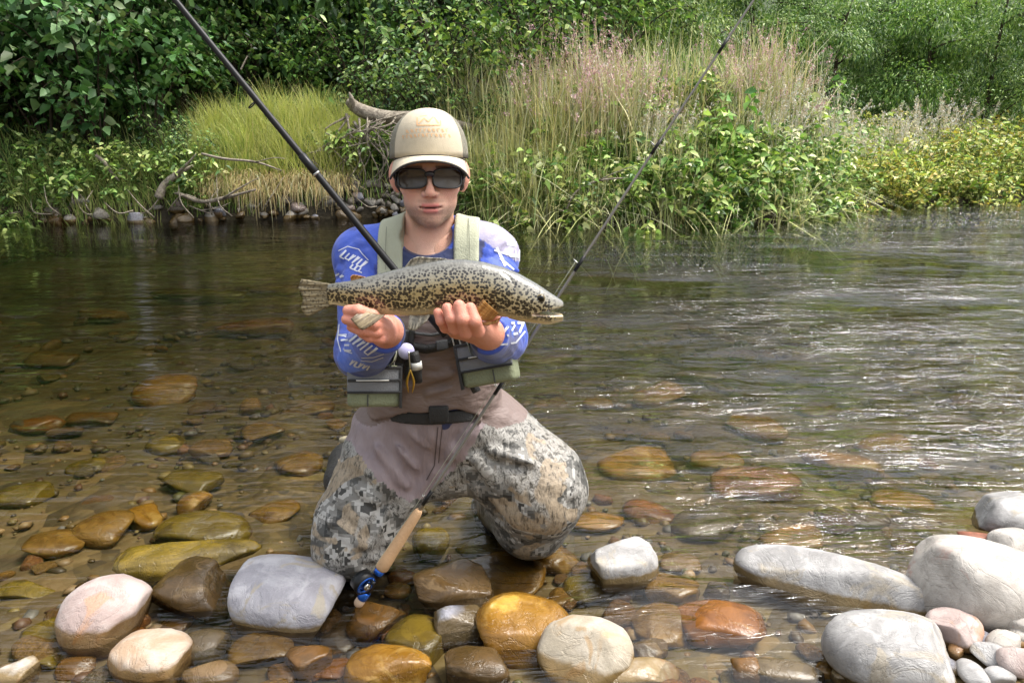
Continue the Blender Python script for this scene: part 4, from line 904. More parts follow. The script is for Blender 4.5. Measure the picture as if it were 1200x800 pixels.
for y0, x0, x1 in ((152.5, 476, 531), (158.5, 472, 536)):
    x = x0
    while x < x1:
        bow = ((x-504)/40)**2*4; lw = 3.2+rs.rand()*1.6
        lg += [([(x, y0+bow-2), (x+lw*.3, y0+bow+1.8)], .8), ([(x+lw*.3, y0+bow-1.8), (x+lw*.7, y0+bow+(-1.8 if rs.rand() < .5 else 1.8))], .8)]; x += lw+1
print_on('front_print', cb, lg, M_LOGO, cap, .001)

# sunglasses
M_FR = plain('black_plastic', '#141312', .3); t = NT('dark_lens'); M_LENS = t.done(t.bsdf(lin('#352b22'), .10, None, Specular_IOR_Level=.5))
sg = None
def lens_pts(sgn, grow=0.0, y_off=0.0):
    out = []
    for k in range(28):
        a = 2*math.pi*k/28; cx, cz = math.cos(a), math.sin(a); ex = abs(cx)**.55*(1 if cx > 0 else -1); ez = abs(cz)**.55*(1 if cz > 0 else -1)
        X = .0375+(.0300+grow)*ex; Z = -.004+(.0195+grow)*ez*(1+.05*ex)
        out.append(from_head((sgn*X, -.1080+y_off+7.6*X*X, Z)))
    return out
rims = []
for sgn in (-1, 1):
    inn, outp = lens_pts(sgn, -.0015, -.002), lens_pts(sgn, .0022, -.002); inb, outb = lens_pts(sgn, -.0015, .003), lens_pts(sgn, .0022, .004)
    V = np.array([q[:] for q in inn+outp+outb+inb]); n_ = 28; F = []
    for ring in range(4):
        for k in range(n_): F.append((ring*n_+k, ring*n_+(k+1) % n_, ((ring+1) % 4)*n_+(k+1) % n_, ((ring+1) % 4)*n_+k))
    rims.append((V, np.array(F)))
br = tube(spline([from_head((-.0075, -.1105, .004)), from_head((0, -.1145, .006)), from_head((.0075, -.1105, .004))], 7), [.0058]*7, 8)
tri2q = lambda F: np.hstack([F, F[:, 2:3]])
sg = mesh_obj('sunglasses', *join(rims[0], rims[1]), M_FR, person, smooth=True)
mesh_obj('bridge', br[0], br[1], M_FR, sg, smooth=True)
for sgn in (-1, 1):
    q = lens_pts(sgn, -.0008, -.0003); c = sum(q, Vector())/28; V = np.array([c[:]]+[v[:] for v in q]); V[0, 1] -= .002
    mesh_obj('lens', V, np.array([(0, 1+k, 1+(k+1) % 28) for k in range(28)]), M_LENS, sg, smooth=True)
    tp = [from_head((sgn*.069, -.070, .002)), from_head((sgn*.0765, -.050, .006)), from_head((sgn*.079, -.01, .006)), from_head((sgn*.079, .02, .0))]
    p_ = spline(tp, 12); V, F = tube(p_, np.linspace(.0125, .0045, 12), 8); ctr = np.repeat(p_, 8, 0); V[:96, 0] = ctr[:, 0]+(V[:96, 0]-ctr[:, 0])*.35; mesh_obj('temple_arm', V, F, M_FR, sg, smooth=True)

def crease(p, lines):
    d = 0
    for (x0, y0, Y0), (x1, y1, Y1), amp, wd in lines:
        c = cone(p, P(x0, y0, Y0), P(x1, y1, Y1), 0, 0); d = d-1.5*amp*np.exp(-(c/wd)**2)+.7*amp*np.exp(-((c-1.9*wd)/wd)**2)
    return d
CRS = [((396, 316, 1.72), (432, 324, 1.70), .005, .007), ((394, 330, 1.70), (425, 342, 1.68), .005, .007), ((430, 296, 1.71), (446, 318, 1.70), .005, .008), ((402, 300, 1.72), (420, 285, 1.73), .004, .008), ((398, 345, 1.68), (430, 360, 1.64), .005, .007),
       ((584, 306, 1.71), (610, 318, 1.72), .005, .007), ((580, 318, 1.70), (606, 334, 1.70), .005, .007), ((572, 296, 1.71), (592, 282, 1.73), .004, .008), ((590, 345, 1.68), (612, 352, 1.68), .005, .007),
       ((398, 396, 1.56), (425, 412, 1.53), .005, .006), ((400, 410, 1.57), (430, 426, 1.55), .005, .006), ((432, 400, 1.46), (460, 412, 1.46), .004, .006), ((420, 388, 1.48), (445, 402, 1.44), .004, .006),
       ((595, 382, 1.54), (612, 396, 1.57), .005, .006), ((580, 384, 1.48), (590, 402, 1.50), .004, .006), ((490, 300, 1.65), (498, 320, 1.65), .003, .008), ((515, 298, 1.65), (508, 320, 1.65), .003, .008)]
# shirt
def fold(p, s, a): return a*(sn((p[0], p[1], p[2]*1.5), 38, s)*.5+np.abs(sn((p[0]*1.4, p[1], p[2]*2.2), 26, s+1))*-.8)
def arm_w(p, S, E, Wr, s):
    d = smin(cone(p, S, E, .058, .056), cone(p, E, Wr, .056, .037), .03)
    for kx in range(5):                                             # ring wrinkles near the elbow
        c_ = E+(S-E)*(.05+.11*kx) if kx < 3 else E+(Wr-E)*(.15*(kx-2)); d = d+.0022*np.sin(260*((p[0]-c_[0])*.4+(p[2]-c_[2])+.5*(p[1]-c_[1]))+2.2*sn(p, 22, s+kx))*np.exp(-((p[0]-c_[0])**2+(p[1]-c_[1])**2+(p[2]-c_[2])**2)/.0022)
    ax = Wr-E; L = ax.length; ax = ax/L; tt = (p[0]-E[0])*ax[0]+(p[1]-E[1])*ax[1]+(p[2]-E[2])*ax[2]
    return smax(d, tt-(L-.012), .004)
def shirt_sdf(p):
    d = trunk_sdf(p, .004); d = smin(d, arm_w(p, S1, E1, W1, 5), .035); d = smin(d, arm_w(p, S2, E2, W2, 9), .035); d = d+fold(p, 21, .0030)
    nk = cone(p, NB+Vector((0, .012, -.03)), from_head((0, .03, -.06)), .0615, .061); d = smax(d, -nk, .006)
    d = smax(d, -ell(p, NB+Vector((0, -.062, .020)), (.062, .070, .042)), .008)
    col_ = cone(p, NB+Vector((0, .010, .002)), NB+Vector((0, .026, .026)), .0665, .064); col_ = smax(col_, -nk, .002); col_ = smax(col_, (p[2]-NB.z-.008)-.75*(p[1]-NB.y-.02), .004)
    d = smin(d, col_, .004)
    d = d+crease(p, CRS)
    return smax(d, WA.z-.02-p[2], .01)
SV, SF = nets(shirt_sdf, (-.52, 1.36, .38), (.16, 2.02, 1.02), .0045)
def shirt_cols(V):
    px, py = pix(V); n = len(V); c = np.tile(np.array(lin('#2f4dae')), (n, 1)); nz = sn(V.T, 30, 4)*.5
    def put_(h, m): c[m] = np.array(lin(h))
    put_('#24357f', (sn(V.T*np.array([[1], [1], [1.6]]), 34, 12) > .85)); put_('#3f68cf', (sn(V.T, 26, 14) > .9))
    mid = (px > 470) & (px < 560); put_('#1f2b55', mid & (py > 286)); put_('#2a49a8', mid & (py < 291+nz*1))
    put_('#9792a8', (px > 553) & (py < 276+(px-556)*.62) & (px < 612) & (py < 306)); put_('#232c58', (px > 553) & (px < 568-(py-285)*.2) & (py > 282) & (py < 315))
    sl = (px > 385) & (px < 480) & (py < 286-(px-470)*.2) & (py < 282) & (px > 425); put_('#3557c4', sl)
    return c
t = NT('printed_jersey'); at = t.n('Attribute', attribute_name='Col').outputs[0]; co = t.coords()
M_SHIRT = t.done(t.bsdf(t.mix(t.noise(24, 3, .6, co), t.mix(1, at, (.8, .8, .85), 'MULTIPLY'), at), .55, t.bump(t.math('ADD', t.noise(46, 4, .55, co), t.math('MULTIPLY', t.noise(700, 2, .5, co), .12)), .003), Sheen_Weight=.15))
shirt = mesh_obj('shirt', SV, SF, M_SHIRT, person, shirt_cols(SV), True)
M_WHITE = plain('white_print', '#c4c8d2', .6, 0, 60, .05)
sb_ = bvh_of(shirt)
def scrawl(x0, y0, x1, y1, h_, n_, s):
    r = np.random.RandomState(s); out = []; u = np.array([x1-x0, y1-y0], float); L = np.hypot(*u); u /= L; nr = np.array([-u[1], u[0]]); k = L/n_
    for i in range(n_):
        b = np.array([x0, y0])+u*k*i; w1 = 1.6+r.rand()*.8; hh = h_*(.8+.4*r.rand()); out.append(([b-nr*hh/2+u*hh*.2, b+nr*hh/2-u*hh*.1], w1))
        if r.rand() < .7: out.append(([b+nr*hh/2-u*hh*.1, b+u*k*.8+nr*hh*(.5 if r.rand() < .6 else -.5)], 1.3))
    return out
st = scrawl(402, 297, 430, 312, 9, 6, 1)+scrawl(395, 322, 402, 327, 8, 2, 2)+scrawl(412, 312, 426, 318, 5, 3, 3)+[([(397, 294), (408, 289), (420, 292), (432, 305)], 1)]
st += scrawl(414, 396, 440, 414, 11, 6, 4)+scrawl(402, 392, 410, 416, 8, 4, 5)+scrawl(436, 393, 462, 404, 5, 5, 6)+scrawl(412, 424, 436, 432, 6, 5, 7)+[([(398, 380), (396, 398), (400, 412)], 1.2), ([(424, 419), (438, 418), (450, 414)], .9), ([(423, 422), (436, 423), (449, 418)], .9)]
st += [([(582, 290), (592, 312)], 3.2), ([(579, 293), (590, 297), (598, 299)], 2.2), ([(594, 285), (606, 287), (606, 312)], 5.5), ([(597, 299), (612, 301)], 4), ([(586, 303), (602, 316)], 2.2)]
st += [([(561, 396), (570, 391), (577, 396), (586, 378)], 3.0), ([(585, 398), (597, 379), (613, 378), (608, 390), (594, 393)], 2.8), ([(560, 401), (585, 404), (604, 401), (615, 388)], 2.0), ([(572, 399), (580, 399)], 3), ([(603, 381), (597, 391)], 2)]
tag(print_on('sleeve_print', sb_, st, M_WHITE, shirt), kind='stuff')

# waders
CR = [((430, 515, 1.70), (478, 570, 1.70), .007, .012), ((445, 500, 1.69), (492, 556, 1.70), .006, .010), ((540, 495, 1.68), (495, 575, 1.70), .007, .012), ((575, 480, 1.70), (520, 545, 1.70), .007, .012),
      ((520, 500, 1.67), (512, 550, 1.69), .006, .009), ((470, 500, 1.68), (505, 535, 1.69), .004, .010), ((560, 540, 1.70), (600, 585, 1.71), .009, .013), ((548, 552, 1.72), (580, 600, 1.74), .009, .012),
      ((575, 530, 1.70), (640, 545, 1.69), .007, .013), ((590, 600, 1.74), (660, 590, 1.72), .008, .013), ((600, 615, 1.76), (668, 606, 1.75), .008, .011), ((610, 500, 1.72), (655, 540, 1.70), .006, .014),
      ((372, 600, 1.66), (430, 640, 1.64), .007, .012), ((380, 640, 1.65), (445, 655, 1.65), .007, .011), ((400, 560, 1.68), (460, 600, 1.66), .006, .012), ((455, 600, 1.67), (430, 650, 1.65), .007, .011),
      ((450, 430, 1.66), (540, 445, 1.66), .004, .012), ((470, 455, 1.66), (560, 430, 1.66), .004, .010), ((480, 420, 1.66), (525, 432, 1.66), .004, .010), ((560, 448, 1.67), (500, 462, 1.66), .004, .008)]
def hips_sdf(p):
    hips = smin(cone(p, WA, (H1+H2)/2+Vector((0, 0, -.03)), .148, .142, .78), legs_sdf(p, .012), .045)
    crotch = cone(p, (H1+H2)/2+Vector((0, -.03, -.06)), P(478, 582, 1.735), .10, .022, .8)
    return smin(hips, crotch, .045)
def waders_sdf(p):
    bib = cone(p, CH+Vector((0, 0, .0)), WA+Vector((0, 0, .02)), .172, .172, .78)
    d = hips_sdf(p)
    bib = smax(bib, (WA.z+.036)-p[2]-.55*np.clip(np.abs(p[0]-WA.x-.01)-.055, 0, .10), .006)
    bib = smax(bib, p[2]-(CH.z+.10), .01)
    d = np.minimum(d, smin(bib, d+.016, .005))
    w_ = fold(p, 51, .0028)+.003*np.sin(95*(p[2]*.8+p[0]*.5)+3*sn(p, 9, 6))*np.exp(-((p[2]-WA.z+.10)/.09)**2)
    w_ = w_+.0045*sn((p[0]*1.2, p[1], p[2]*.8), 17, 88)
    return d+w_+crease(p, CR)
WV, WF = nets(waders_sdf, (-.50, 1.52, -.12), (.24, 2.28, .86), .006)
px, py = pix(WV[WF].mean(1)); fc = WV[WF].mean(1)
def lerp_(x, xs, ys): return np.interp(x, xs, ys)
cut = lerp_(px, [395, 412, 440, 478, 500, 545, 585, 600, 640], [505, 522, 562, 590, 583, 538, 470, 452, 440])
camo = (py > cut-2+2.0*np.sin(px*.5)) & (fc[:, 2] < .52) | (fc[:, 1] > 1.90) & (fc[:, 2] < .30)
M_TAUPE = None
t = NT('taupe_wader_fabric'); co = t.coords(); b_ = t.noise(20, 4, .6, co, .6)
M_TAUPE = t.done(t.bsdf(t.mix(b_, lin('#75676a'), lin('#958789')), .55, t.bump(t.math('ADD', t.noise(1, 3, .5, t.n('Mapping', {'Vector': co, 'Scale': (30, 20, 9), 'Rotation': (0, .5, 0)}).outputs[0], .3), t.math('MULTIPLY', t.noise(700, 2, .5, co), .03)), .012)))
t = NT('camouflage_fabric'); co = t.coords()
snap = t.n('VectorMath', {0: co, 1: (.0075, .0075, .0075)}, operation='SNAP').outputs[0]
na = t.noise(19, 3, .6, snap); pc = t.ramp(na, [(0, lin('#23221f')), (.36, lin('#4c4b47')), (.46, lin('#7f7d78')), (.54, lin('#b5b3ae')), (.62, lin('#3a3936')), (.70, lin('#9c9790'))], 'CONSTANT')
bark = t.noise(1, 5, .7, t.n('Mapping', {'Vector': co, 'Scale': (110, 110, 22), 'Rotation': (.1, .35, 0)}).outputs[0], .5)
tan = t.ramp(bark, [(.36, lin('#4d443a')), (.44, lin('#91836f')), (.62, lin('#b3a28a')), (.7, lin('#7d705e'))])
crack = t.ramp(t.noise(1, 5, .75, t.n('Mapping', {'Vector': co, 'Scale': (75, 75, 40)}).outputs[0], .7), [(.40, lin('#262521')), (.48, lin('#85827b')), (.55, lin('#b5b2ac')), (.63, lin('#5d5a55'))])
m1 = t.smooth(t.noise(7.5, 3, .55, co, .8), .535, .56); m2 = t.smooth(t.noise(6.3, 3, .55, t.coords(rot=(.4, .2, 1)), .8), .50, .53)
cc = t.mix(m1, pc, tan); cc = t.mix(t.math('MULTIPLY', m2, .9), cc, crack)
zz = t.n('SeparateXYZ', {0: t.n('NewGeometry').outputs['Position']}).outputs[2]; wet = t.math('SUBTRACT', 1, t.smooth(t.math('ADD', zz, t.math('MULTIPLY', t.noise(14, 3, .5, co), .05)), .04, .10))
cc = t.mix(1, cc, (.74, .74, .74), 'MULTIPLY'); cc = t.mix(t.math('MULTIPLY', wet, .6), cc, t.mix(1, cc, (.35, .33, .30), 'MULTIPLY'))
M_CAMO = t.done(t.bsdf(cc, t.math('SUBTRACT', .6, t.math('MULTIPLY', wet, .3)), t.bump(t.noise(16, 4, .5, co, .3), .014)))
waders = mesh_obj('waders', WV, WF, [M_TAUPE, M_CAMO], person, smooth=True)
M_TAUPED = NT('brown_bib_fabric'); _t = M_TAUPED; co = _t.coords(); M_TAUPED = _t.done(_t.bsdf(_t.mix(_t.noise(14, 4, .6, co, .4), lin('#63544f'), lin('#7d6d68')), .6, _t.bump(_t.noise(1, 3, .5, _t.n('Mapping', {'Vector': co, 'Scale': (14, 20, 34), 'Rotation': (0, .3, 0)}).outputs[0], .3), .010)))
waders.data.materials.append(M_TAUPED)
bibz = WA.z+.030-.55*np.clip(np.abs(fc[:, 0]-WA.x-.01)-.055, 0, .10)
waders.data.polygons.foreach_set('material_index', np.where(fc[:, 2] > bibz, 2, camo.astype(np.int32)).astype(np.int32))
wb_ = bvh_of(waders)
M_BLACK = plain('black_webbing', '#171717', .6, .002, 300, .2); M_GREY = plain('grey_pack_fabric', '#6d6f72', .7, .002, 300, .12); M_OLIVE = plain('olive_pack_fabric', '#777d62', .75, .003, 200, .12)
M_SAGE = plain('sage_strap', '#a5a891', .75, .002, 260, .08); M_DGREY = plain('charcoal_fabric', '#3c3d3e', .7, .002, 300, .15); M_LIGHT = plain('pale_trim', '#c9c9c4', .6); M_LILAC = plain('lilac_plastic', '#b9b6dd', .35); M_STEEL = plain('steel', '#b4b4b0', .25, 0, 60, .1, Metallic=1.0); M_BRASS = plain('brass', '#c9a24a', .28, 0, 60, .1, Metallic=1.0)
beltz = WA.z+.020
belt = mesh_obj('belt', *nets(lambda p: smax(smax(hips_sdf(p)-.006, np.abs(p[2]-beltz)-.015, .002), np.abs(p[0]-WA.x-.008)-.100, .004), (-.42, 1.6, beltz-.05), (.06, 2.0, beltz+.05), .004), M_BLACK, waders, smooth=True)
hb_ = hit(wb_, 513, 482, .008)
box_obj('buckle', hb_, (.046, .012, .040), M_BLACK, waders, Euler((-.1, 0, 0)), .004)
t0 = [([(513, 500), (511, 522), (509, 545), (500, 562)], 1.2), ([(518, 500), (516, 520), (514, 542)], 1.0)]
print_on('fly_seam', wb_, t0, plain('seam', '#4d4140', .7), waders, .0016)

# shoulder straps wrap over the shirt
def strap_f(x0, xw, sl=0.0):
    def f(p): return smax(smax(shirt_sdf(p)-.006, np.abs(p[0]-x0-sl*(p[2]-.8))-xw, .002), .62-p[2], .004)
    return f
pack = empty('chest_pack', (float(CH.x), 1.60, .55)); attach(pack, person); pack.location = (0, 0, 0); pack.parent = person; pack.matrix_parent_inverse = Matrix.Translation(person.location).inverted()
for px0, py0, sl in ((456, 290, .0), (546, 280, .0)):
    x0 = P(px0, py0, 1.70).x; mesh_obj('shoulder_strap', *nets(strap_f(x0, .0285, sl), (x0-.06, 1.55, .55), (x0+.06, 2.02, 1.0), .0045), M_SAGE, pack, smooth=True)
for px0, x in ((441, 0), (470, 0), (531, 0), (561, 0)):
    pass
print_on('strap_stitching', BVHTree.FromPolygons([(v.co+Vector((0, -.004, 0)))[:] for o in pack.children for v in o.data.vertices], [[i+k for i in p.vertices] for o, k in zip(pack.children, (0, len(pack.children[0].data.vertices))) for p in o.data.polygons]),
         [([(453, 266), (452, 290), (452, 316)], .9), ([(549, 256), (550, 280), (550, 303)], .9), ([(441, 275), (440, 300), (441, 322)], .8)], plain('strap_thread', '#7d8070', .8), pack, .001)
def pouch(cx, cy, Y, rz, w_, h_, d_, flip):
    c = P(cx, cy, Y); E_ = Euler((math.radians(-14), math.radians(rz), math.radians(-12*flip))); Rm = E_.to_matrix()
    def at_(x, y, z): return c+Rm@Vector((x, y, z))
    p0 = box_obj('pouch', c, (w_, d_, h_), M_OLIVE, pack, E_, .012, 3)
    box_obj('flap', at_(0, -d_/2-.002, h_*.18), (w_*1.02, .007, h_*.60), M_GREY, p0, E_, .003)
    box_obj('flap_trim', at_(0, -d_/2-.006, h_*.17), (w_*1.0, .005, .006), M_BLACK, p0, E_, .001)
    box_obj('zip', at_(.004*flip, -d_/2-.009, h_*.175), (w_*.62, .003, .0028), M_LIGHT, p0, E_, .0008)
    box_obj('flap_trim', at_(0, -d_/2-.006, -h_*.12), (w_*1.02, .005, .005), M_BLACK, p0, E_, .001)
    box_obj('flap_trim', at_(0, -d_/2-.004, h_*.48), (w_*1.02, .008, .006), M_BLACK, p0, E_, .001)
    box_obj('side_edge', at_(-flip*w_*.5, -d_/2-.003, .0), (.006, .010, h_*1.02), M_BLACK, p0, E_, .001)
    box_obj('seam', at_(flip*w_*.12, -d_/2-.001, -h_*.32), (.002, .004, h_*.3), M_DGREY, p0, E_, .0005)
    return p0
pouch(438, 452, 1.575, 4, .112, .088, .055, -1)
pouch(573, 424, 1.575, -14, .118, .095, .055, 1)
def strap3(name, pts, wpx, mat, off=.006, bv=None):
    rv = ribbon(bv or wb_, [(pts, wpx)], off)
    if rv is None: return
    o = mesh_obj(name, rv[0], rv[1], mat, pack, smooth=True); m = o.modifiers.new('thick', 'SOLIDIFY'); m.thickness = .004; m.offset = 0; return o
strap3('webbing', [(474, 385), (470, 410), (466, 440), (462, 474)], 13, M_DGREY, .008)
strap3('webbing', [(484, 385), (481, 415), (478, 440)], 6, M_BLACK, .010)
strap3('webbing', [(530, 385), (537, 410), (546, 436), (556, 457)], 9, M_BLACK, .010)
strap3('webbing', [(541, 384), (547, 405), (553, 430)], 5, M_BLACK, .014)
strap3('cord', [(535, 392), (543, 418), (553, 446)], 1.6, M_LIGHT, .016); strap3('cord', [(527, 390), (533, 412), (540, 440)], 1.4, M_LIGHT, .012)
strap3('cord', [(468, 400), (464, 425), (462, 450)], 1.6, M_LIGHT, .013)
strap3('chest_strap', [(484, 404), (500, 407), (516, 404), (531, 398)], 9, M_BLACK, .010)
strap3('chest_pocket_trim', [(486, 389), (505, 391), (522, 388)], 3, M_DGREY, .008)
box_obj('strap_buckle', hit(wb_, 517, 401, .014), (.026, .010, .022), M_DGREY, pack, Euler((-.2, -.15, 0)), .003)
c = hit(wb_, 479, 405, .026); f = CAMP-c; f.normalize()
V, F = tube([c, c+f*.004, c+f*.012], [.018, .0185, .0165], 24); mesh_obj('retractor', V, F, M_LILAC, pack, smooth=True)
c = P(489, 432, 1.60); tube_obj('tool_case', [P(485, 412, 1.595), P(488, 428, 1.59), P(490, 447, 1.595)], [.010, .0115, .010], M_BLACK, pack, 8, 10)
tube_obj('tool_band', [P(487.5, 424, 1.59), P(488.8, 432, 1.59)], [.0125, .0125], M_LIGHT, pack, None, 12)
tube_obj('tool_lanyard', [P(479, 412, 1.585), P(480, 422, 1.583), P(481, 434, 1.585)], [.003, .002, .002], M_STEEL, pack, 8, 6)
for s_ in (-1, 1): tube_obj('forceps_arm', [P(481, 433, 1.582), P(481+s_*4, 447, 1.58), P(481+s_*2.2, 460, 1.584)], [.0016, .0032, .0012], M_BRASS, pack, 10, 6)

# wading boots
M_BOOT = plain('dark_boot_rubber', '#211f1d', .55, .004, 120, .25); M_SOLE = plain('felt_sole', '#8f866f', .85, .004, 160, .15); M_CUFF = plain('gravel_guard', '#3b3a38', .7, .006, 60, .2)
for Aa, yaw, s in ((A1, .1, 60), (A2, -.25, 61)):
    dx, dy = math.sin(yaw), math.cos(yaw); heel = Aa+Vector((0, .02, .02)); ball = Aa+Vector((dx*.10, dy*.14, -.10)); toe = Aa+Vector((dx*.14, dy*.17, -.13))
    bt = mesh_obj('boot', *nets(lambda p: smin(smin(cone(p, Aa+Vector((0, -.05, .0)), heel, .062, .055), cone(p, heel, ball, .052, .046), .03), cone(p, ball, toe, .045, .036), .02)+.0015*sn(p, 60, s), tuple(Aa+Vector((-.14, -.15, -.24))), tuple(Aa+Vector((.14, .32, .12))), .006), M_BOOT, person, smooth=True)
    q = [heel+Vector((0, .045, .055)), (heel+ball)/2+Vector((0, .05, .03)), ball+Vector((0, .05, .02)), toe+Vector((0, .035, .0))]
    V, F = tube(spline(q, 14), [.038]*14, 12); cen = np.repeat(spline(q, 14), 12, 0); V[:168] = cen+(V[:168]-cen)*np.array([1, .3, .4]); mesh_obj('sole', V, F, M_SOLE, bt, smooth=True)

# ------------------------------------------------------------------ the trout
FS = [(351, 349), (370, 348), (392, 344.5), (410, 345), (439, 345), (474, 342), (500, 338), (521, 335), (545, 335), (567, 336.5), (590, 341), (609, 347), (630, 353), (645, 357), (660, 361)]
FTOP = [342, 336, 331.5, 329, 322.5, 313, 307, 304, 304, 307, 313, 321, 333, 343, 353]
FBOT = [357, 358, 357.5, 361, 367.5, 370, 369, 366.5, 366, 367, 371, 376, 379, 380, 376]
fp0 = P(351, 345, FY); fp1 = P(660, 361, FY-.02)
fxs = np.array([P(a, b, FY).x for a, b in FS]); fc_z = []; fh_ = []
for (a, b), tt, bb in zip(FS, FTOP, FBOT):
    zt_, zb_ = P(a, tt, FY).z, P(a, bb, FY).z; fc_z.append((zt_+zb_)/2); fh_.append((zt_-zb_)/2)
fc_z = np.array(fc_z); fh_ = np.array(fh_); fwid = fh_*np.array([.02, .05, .20, .38, .50, .55, .58, .60, .62, .64, .66, .68, .66, .62, .5])
x_in = P(623, 366, FY); x_tip = P(662, 364, FY); mz_in, mz_tip = P(622, 365, FY).z, P(662, 363.5, FY).z
def fish_sdf(p):
    x, y, z = p; xa = np.clip(x, fxs[0], fxs[-1]); c = np.interp(xa, fxs, fc_z); h_ = np.interp(xa, fxs, fh_); w_ = np.interp(xa, fxs, fwid)
    q = np.sqrt(((y-FY)/w_)**2+(np.abs(z-c)/h_)**2); d = (q-1)*np.minimum(w_, h_)*.8
    d = smax(d, P(383, 345, FY).x-x, .003); over = x-fxs[-1]; d = np.maximum(d, over)
    tt = np.clip((x-x_in.x)/(x_tip.x-x_in.x), 0, 1.2); mz = mz_in+(mz_tip-mz_in)*tt; gap = .0005+.0075*tt; mouth = np.maximum(np.abs(z-mz)-gap, x_in.x-x); d = smax(d, -mouth, .003)
    gill = np.abs(np.sqrt(((x-P(586, 345, FY).x)/.030)**2+((z-P(586, 346, FY).z)/.042)**2)-1)*.03-.0012; gill = np.where(x > P(588, 345, FY).x, gill, .1); d = d+np.clip(.0012-gill, 0, .0012)*.6
    eye = np.sqrt((x-P(633, 349, FY).x)**2+(z-P(633, 349, FY).z)**2); d = d-.0012*np.exp(-(eye/.009)**2)
    jaw = z-(P(630, 361, FY).z+(x-P(630, 361, FY).x)*-.12); d = d+.0009*np.exp(-(jaw/.0018)**2)*(x > P(618, 350, FY).x)
    return d
FV, FF = nets(fish_sdf, (fxs[0]-.01, FY-.05, min(fc_z-fh_)-.02), (fxs[-1]+.01, FY+.05, max(fc_z+fh_)+.02), .0021)
c_ = np.interp(FV[:, 0], fxs, fc_z); h_ = np.interp(FV[:, 0], fxs, fh_); v_ = (FV[:, 2]-c_)/h_; u_ = (FV[:, 0]-fxs[0])/(fxs[-1]-fxs[0])
Cf = np.zeros((len(FV), 3)); Cf[:, 0] = np.clip(v_*.5+.5, 0, 1); Cf[:, 1] = u_; 
tt = np.clip((FV[:, 0]-x_in.x)/(x_tip.x-x_in.x), 0, 1); mz = mz_in+(mz_tip-mz_in)*tt; Cf[:, 2] = np.clip(1-np.abs(FV[:, 2]-mz)/(.0035+.006*tt), 0, 1)*(FV[:, 0] > x_in.x)
t = NT('trout_skin'); sp = t.n('SeparateColor', {0: t.n('Attribute', attribute_name='Col').outputs[0]}); v, u, mo = sp.outputs[0], sp.outputs[1], sp.outputs[2]; co = t.coords()
fl = t.n('Mapping', {'Vector': co, 'Scale': (1, .35, 1.15)}).outputs[0]; wp = t.n('VectorMath', {0: fl, 1: t.n('VectorMath', {0: t.n('TexNoise', {'Vector': fl, 'Scale': 120.0}).outputs['Color'], 3: .003}, operation='SCALE').outputs[0]}, operation='ADD').outputs[0]
vo = t.n('TexVoronoi', {'Vector': wp, 'Scale': 190.0, 'Randomness': .8}); vo2 = t.n('TexVoronoi', {'Vector': wp, 'Scale': 330.0})
side = t.ramp(v, [(.0, lin('#d6c8a4')), (.22, lin('#b8a67c')), (.5, lin('#a8966a')), (.72, lin('#9c937a')), (.86, lin('#85837a')), (1, lin('#5c5c58'))])
headm = t.smooth(u, .70, .86); side = t.mix(t.math('MULTIPLY', headm, .55), side, t.ramp(v, [(0, lin('#c4b27e')), (.4, lin('#b8ac8e')), (.75, lin('#908c80')), (1, lin('#5c5d5a'))]))
sz = t.math('ADD', .47, t.math('MULTIPLY', t.smooth(v, .9, .3), .16)); spot = t.math('SUBTRACT', 1, t.smooth(t.math('SUBTRACT', vo.outputs['Distance'], sz), -.10, .06))
spot = t.math('MULTIPLY', spot, t.math('MULTIPLY', t.smooth(v, .06, .26), t.math('SUBTRACT', 1, t.math('MULTIPLY', t.smooth(v, .82, .98), .8))))
spot = t.math('MULTIPLY', spot, t.math('SUBTRACT', 1, t.math('MULTIPLY', t.smooth(u, .95, .985), .6)))
spot = t.math('MULTIPLY', spot, t.smooth(t.noise(50, 2, .5, co), .10, .42))
col = t.mix(spot, side, lin('#211c15')); col = t.mix(t.math('MULTIPLY', t.smooth(vo2.outputs['Distance'], .2, .6), .25), col, t.mix(1, col, (.55, .52, .45), 'MULTIPLY'))
col = t.mix(mo, col, lin('#d8b79a'))
M_TROUT = t.done(t.bsdf(col, .24, t.bump(t.math('ADD', t.math('MULTIPLY', vo2.outputs['Distance'], .4), t.math('MULTIPLY', t.noise(60, 2, .5, co), .5)), .0008), Specular_IOR_Level=.55, Coat_Weight=.7, Coat_Roughness=.08))
trout = empty('brown_trout', tuple(P(505, 340, FY))); tag(trout, 'large spotted brown trout held level across the kneeling man\'s hands', 'fish')
mesh_obj('body', FV, FF, M_TROUT, trout, Cf, True)
def fin_mat(name, c1, c2, sc=260, ang=0, spots=0):
    t = NT(name); co = t.coords(rot=(0, ang, 0)); ry = t.noise(1, 3, .5, t.n('Mapping', {'Vector': co, 'Scale': (18, 18, sc)}).outputs[0], .3); col = t.mix(t.smooth(ry, .4, .62), lin(c1), lin(c2))
    if spots: sv = t.n('TexVoronoi', {'Vector': t.coords(), 'Scale': 200.0}); col = t.mix(t.math('MULTIPLY', t.math('SUBTRACT', 1, t.smooth(sv.outputs['Distance'], .3, .45)), spots), col, lin('#2a241b'))
    return t.done(t.n('MixShader', {0: .2, 1: t.bsdf(col, .38, t.bump(ry, .003)), 2: t.n('BsdfTranslucent', {'Color': col})}).outputs[0])
